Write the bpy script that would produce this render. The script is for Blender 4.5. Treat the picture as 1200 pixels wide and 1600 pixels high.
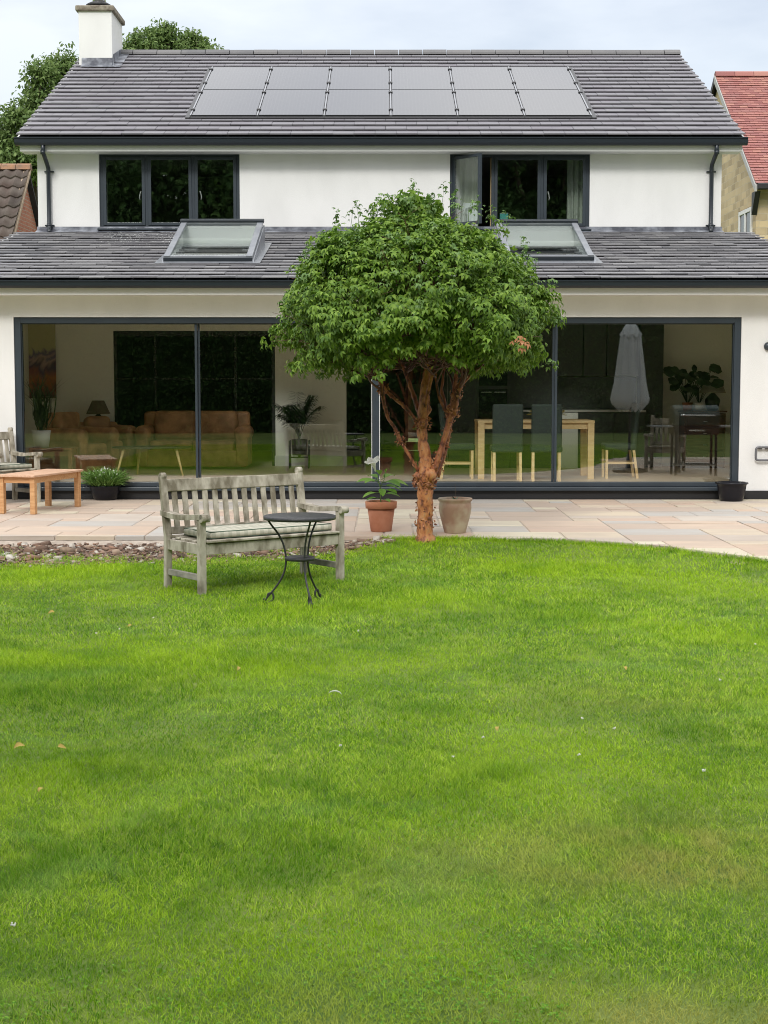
import bpy, bmesh, math, random
import numpy as np
from mathutils import Vector, Matrix, noise as mnoise
R = math.radians
random.seed(7); rng = np.random.default_rng(7)
for o in list(bpy.data.objects): bpy.data.objects.remove(o)
sc = bpy.context.scene
COL = sc.collection

# ------------------------------------------------------------------ camera, world, sun, exposure
F_PX, CAM_H = 2400.0, 1.58
PITCH = math.atan(210.0/F_PX)
cam_d = bpy.data.cameras.new('camera'); cam = bpy.data.objects.new('camera', cam_d); COL.objects.link(cam)
cam.location = (0, 0, CAM_H); cam.rotation_euler = (R(90)-PITCH, 0, 0)
cam_d.sensor_fit = 'HORIZONTAL'; cam_d.sensor_width = 36; cam_d.lens = 36*F_PX/1200
cam_d.clip_start = 0.1; cam_d.clip_end = 2000
sc.camera = cam
sc.view_settings.view_transform = 'Standard'; sc.view_settings.look = 'None'
sc.view_settings.exposure = 0.30; sc.view_settings.gamma = 1.0
sc.cycles.max_bounces = 12; sc.cycles.diffuse_bounces = 9; sc.cycles.glossy_bounces = 4
sc.cycles.transparent_max_bounces = 16; sc.cycles.transmission_bounces = 4
sc.cycles.caustics_reflective = False; sc.cycles.caustics_refractive = False
sc.cycles.use_denoising = True; sc.cycles.pixel_filter_type = 'BLACKMAN_HARRIS'; sc.cycles.filter_width = 1.0

SUN_EL, SUN_AZ = R(38), R(192)     # azimuth clockwise from +Y
world = bpy.data.worlds.new('World'); sc.world = world; world.use_nodes = True
def build_world():
    nt = world.node_tree; N = nt.nodes; L = nt.links; N.clear()
    out = N.new('ShaderNodeOutputWorld')
    sky = N.new('ShaderNodeTexSky'); sky.sky_type = 'NISHITA'; sky.sun_disc = False
    sky.sun_elevation = SUN_EL; sky.sun_rotation = SUN_AZ
    b1 = N.new('ShaderNodeBackground'); b1.inputs[1].default_value = 0.05; L.new(sky.outputs[0], b1.inputs[0])
    tc = N.new('ShaderNodeTexCoord'); sep = N.new('ShaderNodeSeparateXYZ'); L.new(tc.outputs['Generated'], sep.inputs[0])
    # overcast luminance: (1+2 sin h)/3 scaled
    mr = N.new('ShaderNodeMapRange'); mr.inputs[1].default_value = 0; mr.inputs[2].default_value = 1
    mr.inputs[3].default_value = OVER_LO; mr.inputs[4].default_value = OVER_HI; L.new(sep.outputs[2], mr.inputs[0])
    mp = N.new('ShaderNodeMapping'); mp.inputs['Scale'].default_value = (1.6, 1.6, 5.0); L.new(tc.outputs['Generated'], mp.inputs[0])
    nz = N.new('ShaderNodeTexNoise'); nz.inputs['Scale'].default_value = 2.3; nz.inputs['Detail'].default_value = 6
    nz.inputs['Roughness'].default_value = 0.5; L.new(mp.outputs[0], nz.inputs['Vector'])
    cr = N.new('ShaderNodeValToRGB'); cr.color_ramp.elements[0].position = .38; cr.color_ramp.elements[1].position = .60
    cr.color_ramp.elements[0].color = (.56, .56, .575, 1); cr.color_ramp.elements[1].color = (.84, .82, .785, 1)
    L.new(nz.outputs[0], cr.inputs[0])
    b2 = N.new('ShaderNodeBackground'); L.new(cr.outputs[0], b2.inputs[0]); L.new(mr.outputs[0], b2.inputs[1])
    ad = N.new('ShaderNodeAddShader'); L.new(b1.outputs[0], ad.inputs[0]); L.new(b2.outputs[0], ad.inputs[1])
    L.new(ad.outputs[0], out.inputs[0])
OVER_LO, OVER_HI = 0.31, 2.35
build_world()
sun_d = bpy.data.lights.new('sun', 'SUN'); sun = bpy.data.objects.new('sun', sun_d); COL.objects.link(sun)
sun_d.energy = 1.5; sun_d.angle = R(14); sun_d.color = (1, .975, .94)
sdir = Vector((math.sin(SUN_AZ)*math.cos(SUN_EL), math.cos(SUN_AZ)*math.cos(SUN_EL), math.sin(SUN_EL)))
sun.rotation_euler = sdir.to_track_quat('Z', 'Y').to_euler(); sun.location = (0, 0, 30)

# ------------------------------------------------------------------ measuring helpers (photo pixel + real distance -> real point)
_s, _c = math.sin(PITCH), math.cos(PITCH)
def W(px, py, Y):
    v = (800-py)/F_PX
    z = Y*(v*_c-_s)/(_c+v*_s); zc = Y*_c-z*_s
    return Vector(((px-600)/F_PX*zc, Y, z+CAM_H))
def G(px, py, z=0.0):
    v = (800-py)/F_PX; zz = z-CAM_H
    Y = zz*(_c+v*_s)/(v*_c-_s); zc = Y*_c-zz*_s
    return Vector(((px-600)/F_PX*zc, Y, z))

# ------------------------------------------------------------------ materials
MATS = {}
def mat(name, col, rough=.6, col2=None, nscale=5, bump=0, bscale=40, metal=0, spec=.5, island=None, stretch=None, transl=0, coat=0, detail=4, nlo=.35, nhi=.65, island_amt=None):
    if name in MATS: return MATS[name]
    m = bpy.data.materials.new(name); m.use_nodes = True; nt = m.node_tree; N = nt.nodes; L = nt.links
    p = N['Principled BSDF']; p.inputs['Roughness'].default_value = rough; p.inputs['Metallic'].default_value = metal
    p.inputs['Specular IOR Level'].default_value = spec; p.inputs['Coat Weight'].default_value = coat
    p.inputs['Base Color'].default_value = (*col, 1)
    tc = N.new('ShaderNodeTexCoord'); src = tc.outputs['Object']
    if stretch:
        mp = N.new('ShaderNodeMapping'); mp.inputs['Scale'].default_value = stretch; L.new(src, mp.inputs[0]); src = mp.outputs[0]
    cur = None
    if island:
        g = N.new('ShaderNodeNewGeometry'); cr = N.new('ShaderNodeValToRGB'); r = cr.color_ramp
        r.interpolation = 'CONSTANT' if len(island) > 3 else 'LINEAR'
        while len(r.elements) < len(island): r.elements.new(.5)
        for i, c in enumerate(island):
            r.elements[i].position = i/len(island) if r.interpolation == 'CONSTANT' else i/(len(island)-1); r.elements[i].color = (*c, 1)
        L.new(g.outputs['Random Per Island'], cr.inputs[0]); cur = cr.outputs[0]
    if col2 is not None:
        nz = N.new('ShaderNodeTexNoise'); nz.inputs['Scale'].default_value = nscale; nz.inputs['Detail'].default_value = detail; L.new(src, nz.inputs['Vector'])
        rm = N.new('ShaderNodeMapRange'); rm.inputs[1].default_value = nlo; rm.inputs[2].default_value = nhi; L.new(nz.outputs[0], rm.inputs[0])
        mx = N.new('ShaderNodeMix'); mx.data_type = 'RGBA'; L.new(rm.outputs[0], mx.inputs['Factor'])
        if cur is not None:
            L.new(cur, mx.inputs['A']); mx.inputs['B'].default_value = (*col2, 1)
            k = N.new('ShaderNodeMath'); k.operation = 'MULTIPLY'; k.inputs[1].default_value = island_amt or .4
            L.new(rm.outputs[0], k.inputs[0]); L.new(k.outputs[0], mx.inputs['Factor'])
        else:
            mx.inputs['A'].default_value = (*col, 1); mx.inputs['B'].default_value = (*col2, 1)
        cur = mx.outputs['Result']
    if cur is not None: L.new(cur, p.inputs['Base Color'])
    if bump:
        nb = N.new('ShaderNodeTexNoise'); nb.inputs['Scale'].default_value = bscale; nb.inputs['Detail'].default_value = 5; L.new(src, nb.inputs['Vector'])
        b = N.new('ShaderNodeBump'); b.inputs['Strength'].default_value = bump; b.inputs['Distance'].default_value = .01
        L.new(nb.outputs[0], b.inputs['Height']); L.new(b.outputs[0], p.inputs['Normal'])
    if transl:
        t = N.new('ShaderNodeBsdfTranslucent'); ms = N.new('ShaderNodeMixShader'); ms.inputs[0].default_value = transl
        if cur is not None: L.new(cur, t.inputs[0])
        else: t.inputs[0].default_value = (*col, 1)
        L.new(p.outputs[0], ms.inputs[1]); L.new(t.outputs[0], ms.inputs[2]); L.new(ms.outputs[0], N['Material Output'].inputs[0])
    MATS[name] = m; return m

def glass_mat(name, base, tint):
    m = bpy.data.materials.new(name); m.use_nodes = True; nt = m.node_tree; N = nt.nodes; L = nt.links; N.remove(N['Principled BSDF'])
    tr = N.new('ShaderNodeBsdfTransparent'); tr.inputs[0].default_value = (*tint, 1)
    gl = N.new('ShaderNodeBsdfGlossy'); gl.inputs['Roughness'].default_value = .0; gl.inputs[0].default_value = (.95, 1, .97, 1)
    lw = N.new('ShaderNodeLayerWeight'); lw.inputs[0].default_value = .5; fr = N.new('ShaderNodeMath'); fr.operation = 'POWER'; fr.inputs[1].default_value = 5; L.new(lw.outputs['Facing'], fr.inputs[0])
    ma = N.new('ShaderNodeMath'); ma.operation = 'MULTIPLY_ADD'; ma.inputs[1].default_value = 1-base; ma.inputs[2].default_value = base
    nz = N.new('ShaderNodeTexNoise'); nz.inputs['Scale'].default_value = 1.3
    b = N.new('ShaderNodeBump'); b.inputs['Strength'].default_value = .012; b.inputs['Distance'].default_value = .05
    L.new(nz.outputs[0], b.inputs['Height']); L.new(b.outputs[0], gl.inputs['Normal'])
    L.new(fr.outputs[0], ma.inputs[0]); ms = N.new('ShaderNodeMixShader'); L.new(ma.outputs[0], ms.inputs[0])
    L.new(tr.outputs[0], ms.inputs[1]); L.new(gl.outputs[0], ms.inputs[2]); L.new(ms.outputs[0], N['Material Output'].inputs[0])
    return m
GLASS = glass_mat('window_glass', .088, (.975, .99, .98))
GLASS_UP = glass_mat('upper_window_glass', .20, (.95, .97, .955))
M_RENDER = mat('white_render', (.79, .785, .765), .9, (.71, .705, .685), 1.1, .3, 110, stretch=(1.6, 1.6, .7), detail=9, nlo=.42, nhi=.75)
M_SOFFIT = mat('soffit_white', (.72, .72, .69), .5)
M_ANTH = mat('anthracite_frame', (.028, .038, .048), .38, (.034, .046, .057), 3)
M_GUT = mat('black_gutter', (.018, .024, .03), .3)
M_TILE = mat('dark_grey_tile', (.1, .1, .11), .5, (.19, .185, .20), 2.5, .25, 60, island=[(.155, .15, .165), (.165, .158, .174), (.178, .172, .187), (.16, .15, .168), (.187, .181, .196)], island_amt=.3)
M_TILE_OLD = mat('weathered_slate_tile', (.1, .1, .11), .48, (.24, .235, .235), 3.5, .35, 50, island=[(.13, .13, .14), (.17, .168, .178), (.20, .197, .205), (.15, .146, .157), (.24, .237, .243)], island_amt=.4)
M_RIDGE = mat('ridge_tile_grey', (.13, .13, .135), .6, (.19, .185, .18), 6, island=[(.11, .11, .115), (.16, .155, .155)], island_amt=.3)
M_DECK = mat('roof_deck', (.03, .03, .033), .9)
M_LEAD = mat('lead_flashing', (.09, .095, .115), .42, (.34, .36, .40), 4.5, .5, 12, metal=.25, nlo=.42, nhi=.68)
M_FLASH = mat('skylight_metal', (.22, .235, .26), .35, (.30, .315, .335), 4, metal=.4)
M_TEAK = mat('golden_teak', (.50, .25, .10), .5, (.62, .36, .17), 6, .15, 30, stretch=(10, 1.2, 10))
M_WOOD_OLD = mat('weathered_grey_teak', (.17, .145, .10), .85, (.46, .42, .34), 11, .8, 30, stretch=(1, 1, .45), detail=10, nlo=.36, nhi=.6)
M_WOOD_DK = mat('dark_grey_teak', (.20, .19, .155), .85, (.33, .31, .26), 9, .6, 40, detail=8)  # darker, more even teak for the low stretchers
M_IRON = mat('black_painted_iron', (.022, .022, .024), .45, (.04, .04, .042), 30, .2, 80)
M_TERRA = mat('terracotta', (.30, .105, .05), .8, (.38, .16, .09), 7, .2, 40)
M_TERRA_RIM = mat('terracotta_rim', (.40, .15, .075), .8, (.46, .2, .11), 9, .2, 40)
M_POT_AGED = mat('aged_clay', (.28, .17, .11), .6, (.42, .36, .25), 5, .2, 25, nlo=.4, nhi=.62)
M_POT_BLK = mat('black_glazed_pot', (.008, .008, .012), .3, spec=.3)
M_POT_WHT = mat('white_ceramic', (.6, .6, .56), .5)
M_SOIL = mat('soil', (.035, .024, .016), .95, (.07, .05, .035), 30, .8, 60)
M_WALL_IN = mat('interior_plaster', (.90, .89, .82), .9, (.87, .86, .79), 1)
M_KIT = mat('dark_kitchen_front', (.030, .034, .030), .5)
M_DARKWALL = mat('dark_hall_wall', (.09, .105, .10), .9)
M_FLOOR = mat('oak_floor', (.56, .45, .32), .45, (.62, .51, .38), 4, stretch=(1, 9, 1))
M_OAK = mat('light_oak', (.68, .47, .22), .5, (.76, .56, .30), 6, stretch=(1, 1, 5))
M_LEATHER = mat('brown_leather', (.52, .28, .13), .55, (.27, .135, .06), 5, .9, 9, detail=8)
M_UPH = mat('dark_green_upholstery', (.025, .035, .03), .8)
M_CURT = mat('pale_green_curtain', (.74, .80, .72), .9, transl=.3)
M_WHITE = mat('white_paint', (.75, .75, .73), .5)
M_CHROME = mat('brushed_chrome', (.7, .7, .7), .2, metal=1)
M_BLACK = mat('matt_black', (.012, .012, .013), .5)
M_FABRIC = mat('white_canvas', (.72, .74, .76), .9, transl=.15)
M_BBQ = mat('dark_green_enamel', (.012, .045, .038), .2)
M_SHADE = mat('brown_lampshade', (.16, .12, .085), .9, transl=.2)
def vein_leaf(name, cols, rough=.42, transl=.22, spec=.45): return mat(name, cols[0], rough, island=cols, transl=transl, spec=spec)
M_LEAF = vein_leaf('maple_leaf', [(.075, .16, .02), (.16, .28, .032), (.27, .41, .06)], .5, .36, .35)
M_LEAF_Y = vein_leaf('maple_leaf_young', [(.08, .17, .03), (.12, .22, .05), (.17, .27, .07)], .5)
M_LEAF_BG = vein_leaf('broadleaf_tree_leaf', [(.10, .17, .05), (.16, .24, .07), (.25, .34, .12)], .6, .38, .3)
M_LEAF_HG = vein_leaf('garden_tree_leaf', [(.03, .065, .02), (.05, .10, .028), (.08, .14, .04)], .8, .2, .1)
M_LEAF_PT = vein_leaf('pot_plant_leaf', [(.12, .27, .03), (.18, .36, .05), (.25, .42, .08)], .55, .3, .25)
M_LEAF_PALM = vein_leaf('palm_leaf', [(.012, .03, .012), (.02, .045, .018), (.03, .06, .02)], .5)
M_LEAF_HERB = vein_leaf('grassy_pot_leaf', [(.11, .22, .04), (.18, .32, .07), (.26, .42, .12)], .5)
M_BARK_DK = mat('dark_bark', (.07, .05, .035), .9, (.12, .09, .06), 8, .5, 20)
M_PETAL = mat('white_petal', (.8, .8, .74), .6, transl=.3)

# ------------------------------------------------------------------ mesh builder
ROOT = {}
def thing(name, label, cat, loc=(0, 0, 0), rz=0, group=None):
    o = bpy.data.objects.new(name, None); COL.objects.link(o); o.empty_display_size = .2
    o.location = loc; o.rotation_euler = (0, 0, rz); o['label'] = label; o['category'] = cat
    if group: o['group'] = group
    ROOT[o] = Matrix.Translation(Vector(loc)) @ Matrix.Rotation(rz, 4, 'Z')
    return o
def tag(o, label=None, cat=None, group=None, kind=None):
    for k, v in (('label', label), ('category', cat), ('group', group), ('kind', kind)):
        if v: o[k] = v
    return o
class MB:
    def __init__(s): s.bm = bmesh.new(); s.M = Matrix.Identity(4)
    def box(s, c, d, rot=None, bev=0, seg=2, taper=None):
        r = bmesh.ops.create_cube(s.bm, size=1)['verts']
        for v in r:
            v.co = Vector((v.co.x*d[0], v.co.y*d[1], v.co.z*d[2]))
            if taper and v.co.z < 0: v.co.x *= taper; v.co.y *= taper
        if bev:
            ed = {e for v in r for e in v.link_edges}
            q = bmesh.ops.bevel(s.bm, geom=list(ed), offset=bev, segments=seg, affect='EDGES', profile=.5)
            r = list({v for v in q['verts']} | {v for v in r if v.is_valid})
        T = Matrix.Translation(Vector(c)) @ (rot.to_4x4() if rot is not None else Matrix.Identity(4))
        T = s.M @ T
        for v in r: v.co = T @ v.co
        return r
    def bar(s, a, b, w, t, up=Vector((0, 0, 1)), bev=0):      # rectangular bar from a to b
        a = Vector(a); b = Vector(b); d = b-a; L = d.length; z = d.normalized()
        u = up if abs(z.dot(up)) < .95 else Vector((0, 1, 0))
        x = u.cross(z).normalized(); y = z.cross(x)
        rot = Matrix((x, y, z)).transposed()
        return s.box((a+b)/2, (w, t, L), rot, bev)
    def tube(s, pts, rad, n=8, cap=True, wob=0):
        pts = [Vector(p) for p in pts]; rings = []
        if not hasattr(rad, '__len__'): rad = [rad]*len(pts)
        prev = None
        for i, p in enumerate(pts):
            t = (pts[min(i+1, len(pts)-1)]-pts[max(i-1, 0)])
            if t.length < 1e-9: t = Vector((0, 0, 1))
            t.normalize()
            if prev is None:
                a = Vector((0, 0, 1)) if abs(t.z) < .9 else Vector((1, 0, 0)); x = a.cross(t).normalized()
            else: x = (prev-t*prev.dot(t)).normalized()
            prev = x; y = t.cross(x)
            ring = []
            for k in range(n):
                an = 2*math.pi*k/n; rr = rad[i]*(1+(random.uniform(-wob, wob) if wob else 0))
                ring.append(s.bm.verts.new(s.M @ (p+x*math.cos(an)*rr+y*math.sin(an)*rr)))
            rings.append(ring)
        for i in range(len(rings)-1):
            for k in range(n):
                f = s.bm.faces.new((rings[i][k], rings[i][(k+1) % n], rings[i+1][(k+1) % n], rings[i+1][k])); f.smooth = True
        if cap:
            s.bm.faces.new(list(reversed(rings[0]))); s.bm.faces.new(rings[-1])
    def lathe(s, prof, c=(0, 0, 0), n=32, smooth=True, ex=1.0, ey=1.0):
        c = Vector(c); rings = []
        for r, z in prof:
            rings.append([s.bm.verts.new(s.M @ (c+Vector((r*math.cos(2*math.pi*k/n)*ex, r*math.sin(2*math.pi*k/n)*ey, z)))) for k in range(n)] if r > 1e-6 else [s.bm.verts.new(s.M @ (c+Vector((0, 0, z))))])
        for a, b in zip(rings, rings[1:]):
            for k in range(n):
                k2 = (k+1) % n
                if len(a) == 1 and len(b) == 1: continue
                if len(a) == 1: f = s.bm.faces.new((a[0], b[k2], b[k]))
                elif len(b) == 1: f = s.bm.faces.new((a[k], a[k2], b[0]))
                else: f = s.bm.faces.new((a[k], a[k2], b[k2], b[k]))
                f.smooth = smooth
    def poly(s, pts, smooth=False):
        f = s.bm.faces.new([s.bm.verts.new(s.M @ Vector(p)) for p in pts]); f.smooth = smooth; return f
    def prism(s, pts, vec):
        a = [s.bm.verts.new(s.M @ Vector(p)) for p in pts]; b = [s.bm.verts.new(s.M @ (Vector(p)+Vector(vec))) for p in pts]
        n = len(a); s.bm.faces.new(a); s.bm.faces.new(list(reversed(b)))
        for i in range(n): s.bm.faces.new((a[(i+1) % n], a[i], b[i], b[(i+1) % n]))
    def build(s, name, m, parent=None, world=False, label=None, root=None, fix=True, smooth=False):
        if fix: bmesh.ops.recalc_face_normals(s.bm, faces=s.bm.faces)
        r = root if root is not None else parent
        if world and r is not None:
            s.bm.transform(ROOT[r].inverted())
        if smooth:
            for f in s.bm.faces: f.smooth = True
        me = bpy.data.meshes.new(name); s.bm.to_mesh(me); s.bm.free()
        if m is not None: me.materials.append(m)
        o = bpy.data.objects.new(name, me); COL.objects.link(o)
        if parent is not None: o.parent = parent
        if label: o['label'] = label
        if parent is not None and parent in ROOT: ROOT[o] = ROOT[parent]
        return o
def np_mesh(name, verts, faces4=None, faces3=None, m=None, parent=None, smooth=False, uvs=None):
    """fast mesh from numpy arrays"""
    me = bpy.data.meshes.new(name)
    me.vertices.add(len(verts)); me.vertices.foreach_set('co', np.asarray(verts, np.float32).ravel())
    n4 = 0 if faces4 is None else len(faces4); n3 = 0 if faces3 is None else len(faces3)
    idx = []; starts = []; 
    if n4: idx.append(np.asarray(faces4, np.int32).ravel())
    if n3: idx.append(np.asarray(faces3, np.int32).ravel())
    idx = np.concatenate(idx); st = np.concatenate([np.arange(n4)*4, n4*4+np.arange(n3)*3]).astype(np.int32)
    me.loops.add(len(idx)); me.loops.foreach_set('vertex_index', idx)
    me.polygons.add(n4+n3); me.polygons.foreach_set('loop_start', st)
    me.update(calc_edges=True)
    if smooth: me.polygons.foreach_set('use_smooth', np.ones(n4+n3, bool))
    if m is not None: me.materials.append(m)
    o = bpy.data.objects.new(name, me); COL.objects.link(o)
    if parent is not None: o.parent = parent
    return o
def rotm(axis, a): return Matrix.Rotation(a, 3, axis)
def copy_tree(o, parent=None):
    c = o.copy(); COL.objects.link(c)
    if parent is not None: c.parent = parent
    for ch in [x for x in bpy.data.objects if x.parent == o]: copy_tree(ch, c)
    return c

# ------------------------------------------------------------------ leaves (numpy)
def unit(v): return v/np.maximum(np.linalg.norm(v, axis=1, keepdims=True), 1e-9)
def leaf_mesh(pos, direc, normal, length, width, fold=.25, droop=.25):
    """each leaf: pointed oval of 7 verts folded on its midrib; arrays (n,3)"""
    n = len(pos); d = unit(direc); nn = unit(normal-d*np.sum(normal*d, axis=1, keepdims=True)); sd = np.cross(d, nn)
    L = length[:, None]; Wd = width[:, None]
    P = []
    base = pos; mid1 = pos+d*L*.38-nn*L*droop*.08; mid2 = pos+d*L*.72-nn*L*droop*.35; tip = pos+d*L*.98-nn*L*droop*.95
    a1 = mid1+sd*Wd*.5+nn*Wd*fold; a2 = mid1-sd*Wd*.5+nn*Wd*fold
    b1 = mid2+sd*Wd*.36+nn*Wd*fold*.7; b2 = mid2-sd*Wd*.36+nn*Wd*fold*.7
    V = np.stack([base, mid1, mid2, tip, a1, a2, b1, b2], 1).reshape(-1, 3)
    o = (np.arange(n)*8)[:, None]
    q = np.concatenate([o+np.array([[1, 4, 6, 2]]), o+np.array([[5, 1, 2, 7]])])
    t = np.concatenate([o+np.array([[0, 4, 1]]), o+np.array([[0, 1, 5]]), o+np.array([[2, 6, 3]]), o+np.array([[7, 2, 3]])])
    return V, q, t
def rnd_dirs(n):
    v = rng.normal(size=(n, 3)); return unit(v)

# ------------------------------------------------------------------ ground
PE_X = [-40, -8, -1, .3, 1.26, 1.87, 2.43, 2.93, 3.35, 3.8, 4.1, 4.3, 4.4, 40]; PE_Y = [15.32, 15.32, 15.32, 15.32, 15.2, 15.0, 14.6, 14.05, 13.4, 12.5, 11.6, 10.6, 9.5, 9.5]
LE_X = [-40, -8, -3, -1.9, -1.0, -.45, -.05]; LE_Y = [13.7, 13.7, 13.8, 14.1, 14.35, 14.75, 15.28]
def pedge(x): return np.interp(x, PE_X, PE_Y)
def ledge(x): return np.where(np.asarray(x) < -.05, np.interp(x, LE_X, LE_Y), pedge(x)-.04)
def sstep(t): t = np.clip(t, 0, 1); return t*t*(3-2*t)
def wav(x, y, a=1.0):
    return (np.sin(x*1.3*a+.7)*np.cos(y*1.1*a+.3)+.6*np.sin(x*2.9*a-y*2.3*a+1.1)+.4*np.cos(x*5.3*a+y*4.7*a))/2
def gz(x, y):
    x = np.asarray(x, float); y = np.asarray(y, float)
    d = pedge(x)-y; w = .35+.65*sstep((x+.7)/.9)
    return -.12+.085*sstep(1-d/1.3)*w+.012*wav(x, y)*sstep(d/1.5)
M_LAWN = mat('lawn_soil_and_thatch', (.07, .13, .014), .95, (.16, .21, .04), 1.4, .5, 60)
def build_ground():
    xs = np.concatenate([[-900, -300, -90, -40, -22], np.arange(-13, 13.01, .25), [22, 40, 90, 300, 900]])
    ys = np.concatenate([[-900, -200, -60, -30, -15, -6], np.arange(-2, 16.01, .2), [17, 20, 26, 40, 70, 150, 400, 1200]])
    X, Y = np.meshgrid(xs, ys); Z = gz(X, Y)
    Z = np.where((Y > pedge(X)-.02), -.14, Z); Z = np.where((np.abs(X) > 14) | (Y < -3), -.13, Z)
    V = np.stack([X, Y, Z], -1).reshape(-1, 3); nx = len(xs); ny = len(ys)
    i, j = np.meshgrid(np.arange(nx-1), np.arange(ny-1)); a = (j*nx+i).ravel()
    o = np_mesh('ground', V, faces4=np.stack([a, a+1, a+nx+1, a+nx], 1), m=M_LAWN, smooth=True)
    tag(o, kind='structure')
build_ground()

M_SLAB = mat('sandstone_paving', (.5, .4, .3), .75, (.40, .33, .27), 1.6, .25, 25, stretch=(1, 2.2, 1), detail=8, island_amt=.5,
    island=[(.53, .40, .30), (.50, .40, .315), (.57, .48, .36), (.47, .375, .30), (.44, .42, .385), (.62, .56, .42), (.55, .43, .33), (.50, .43, .36), (.52, .39, .30), (.53, .47, .40)])
M_MORTAR = mat('pale_mortar', (.50, .43, .36), .95, (.38, .32, .26), 12, .6, 60)
def clip_poly(P, a, b):          # keep the side left of a->b
    out = []
    def side(p): return (b[0]-a[0])*(p[1]-a[1])-(b[1]-a[1])*(p[0]-a[0])
    for i in range(len(P)):
        p, q = P[i], P[(i+1) % len(P)]; sp, sq = side(p), side(q)
        if sp >= 0: out.append(p)
        if sp*sq < 0:
            t = sp/(sp-sq); out.append((p[0]+(q[0]-p[0])*t, p[1]+(q[1]-p[1])*t))
    return out
def build_patio():
    r = random.Random(21); g = .3; x0, y0 = -9.0, 9.3; nx, ny = 66, 36
    y1 = 19.93
    used = np.zeros((ny, nx), bool); mb = MB()
    sizes = [(3, 2), (2, 2), (2, 1), (3, 2), (1, 1), (2, 3), (2, 2), (3, 1), (3, 2)]
    for j in range(ny):
        for i in range(nx):
            if used[j, i]: continue
            opts = sizes[:]; r.shuffle(opts)
            for w, h in opts+[(1, 1)]:
                if i+w <= nx and j+h <= ny and not used[j:j+h, i:i+w].any(): break
            used[j:j+h, i:i+w] = True
            q = .007; X0, X1 = x0+i*g+q, x0+(i+w)*g-q; Y0, Y1 = y1-(j+h)*g+q, y1-j*g-q
            P = [(X0, Y0), (X1, Y0), (X1, Y1), (X0, Y1)]
            n = 3
            if pedge((X0+X1)/2) > Y0-.3 and Y1 > pedge((X0+X1)/2)-.4:
                P = clip_poly(P, (X0-.01, float(pedge(X0-.01))), (X1+.01, float(pedge(X1+.01))))
            elif Y1 < pedge((X0+X1)/2): continue
            if len(P) < 3: continue
            dz = r.uniform(-.0025, .0025); ring = []
            A = abs(sum(P[k][0]*P[(k+1) % len(P)][1]-P[(k+1) % len(P)][0]*P[k][1] for k in range(len(P))))/2
            if A < .004: continue
            c = (sum(p[0] for p in P)/len(P), sum(p[1] for p in P)/len(P))
            top = [(c[0]+(p[0]-c[0])*.985+r.uniform(-.004, .004), c[1]+(p[1]-c[1])*.985+r.uniform(-.004, .004), dz) for p in P]
            mid = [(p[0], p[1], dz-.006) for p in P]; bot = [(p[0], p[1], -.045) for p in P]
            vs = [[mb.bm.verts.new(q_) for q_ in l] for l in (top, mid, bot)]; n = len(P)
            mb.bm.faces.new(vs[0])
            for a, b in ((0, 1), (1, 2)):
                for k in range(n): mb.bm.faces.new((vs[a][(k+1) % n], vs[a][k], vs[b][k], vs[b][(k+1) % n]))
    tag(mb.build('patio', M_SLAB), kind='structure')
    mb = MB(); xs = np.concatenate([np.arange(-9, 4.3, .07), [6, 10.7]])
    rows = []
    for x in xs:
        e = float(pedge(x)); w = 0.012*math.sin(x*9)+.01*math.sin(x*23)
        zb = min(float(gz(x, e-.15)), -.05)-.03
        rows.append([mb.bm.verts.new(p) for p in ((x, 20.2, -.008), (x, e+.035, -.008), (x, e+.012+w*.3, -.046), (x, e-.05+w, -.06+w*.5), (x, e-.11+w*2, zb))])
    for a, b in zip(rows, rows[1:]):
        for k in range(4):
            mb.bm.faces.new((a[k], a[k+1], b[k+1], b[k]))
    tag(mb.build('patio_bed', M_MORTAR), kind='structure')
build_patio()

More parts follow.
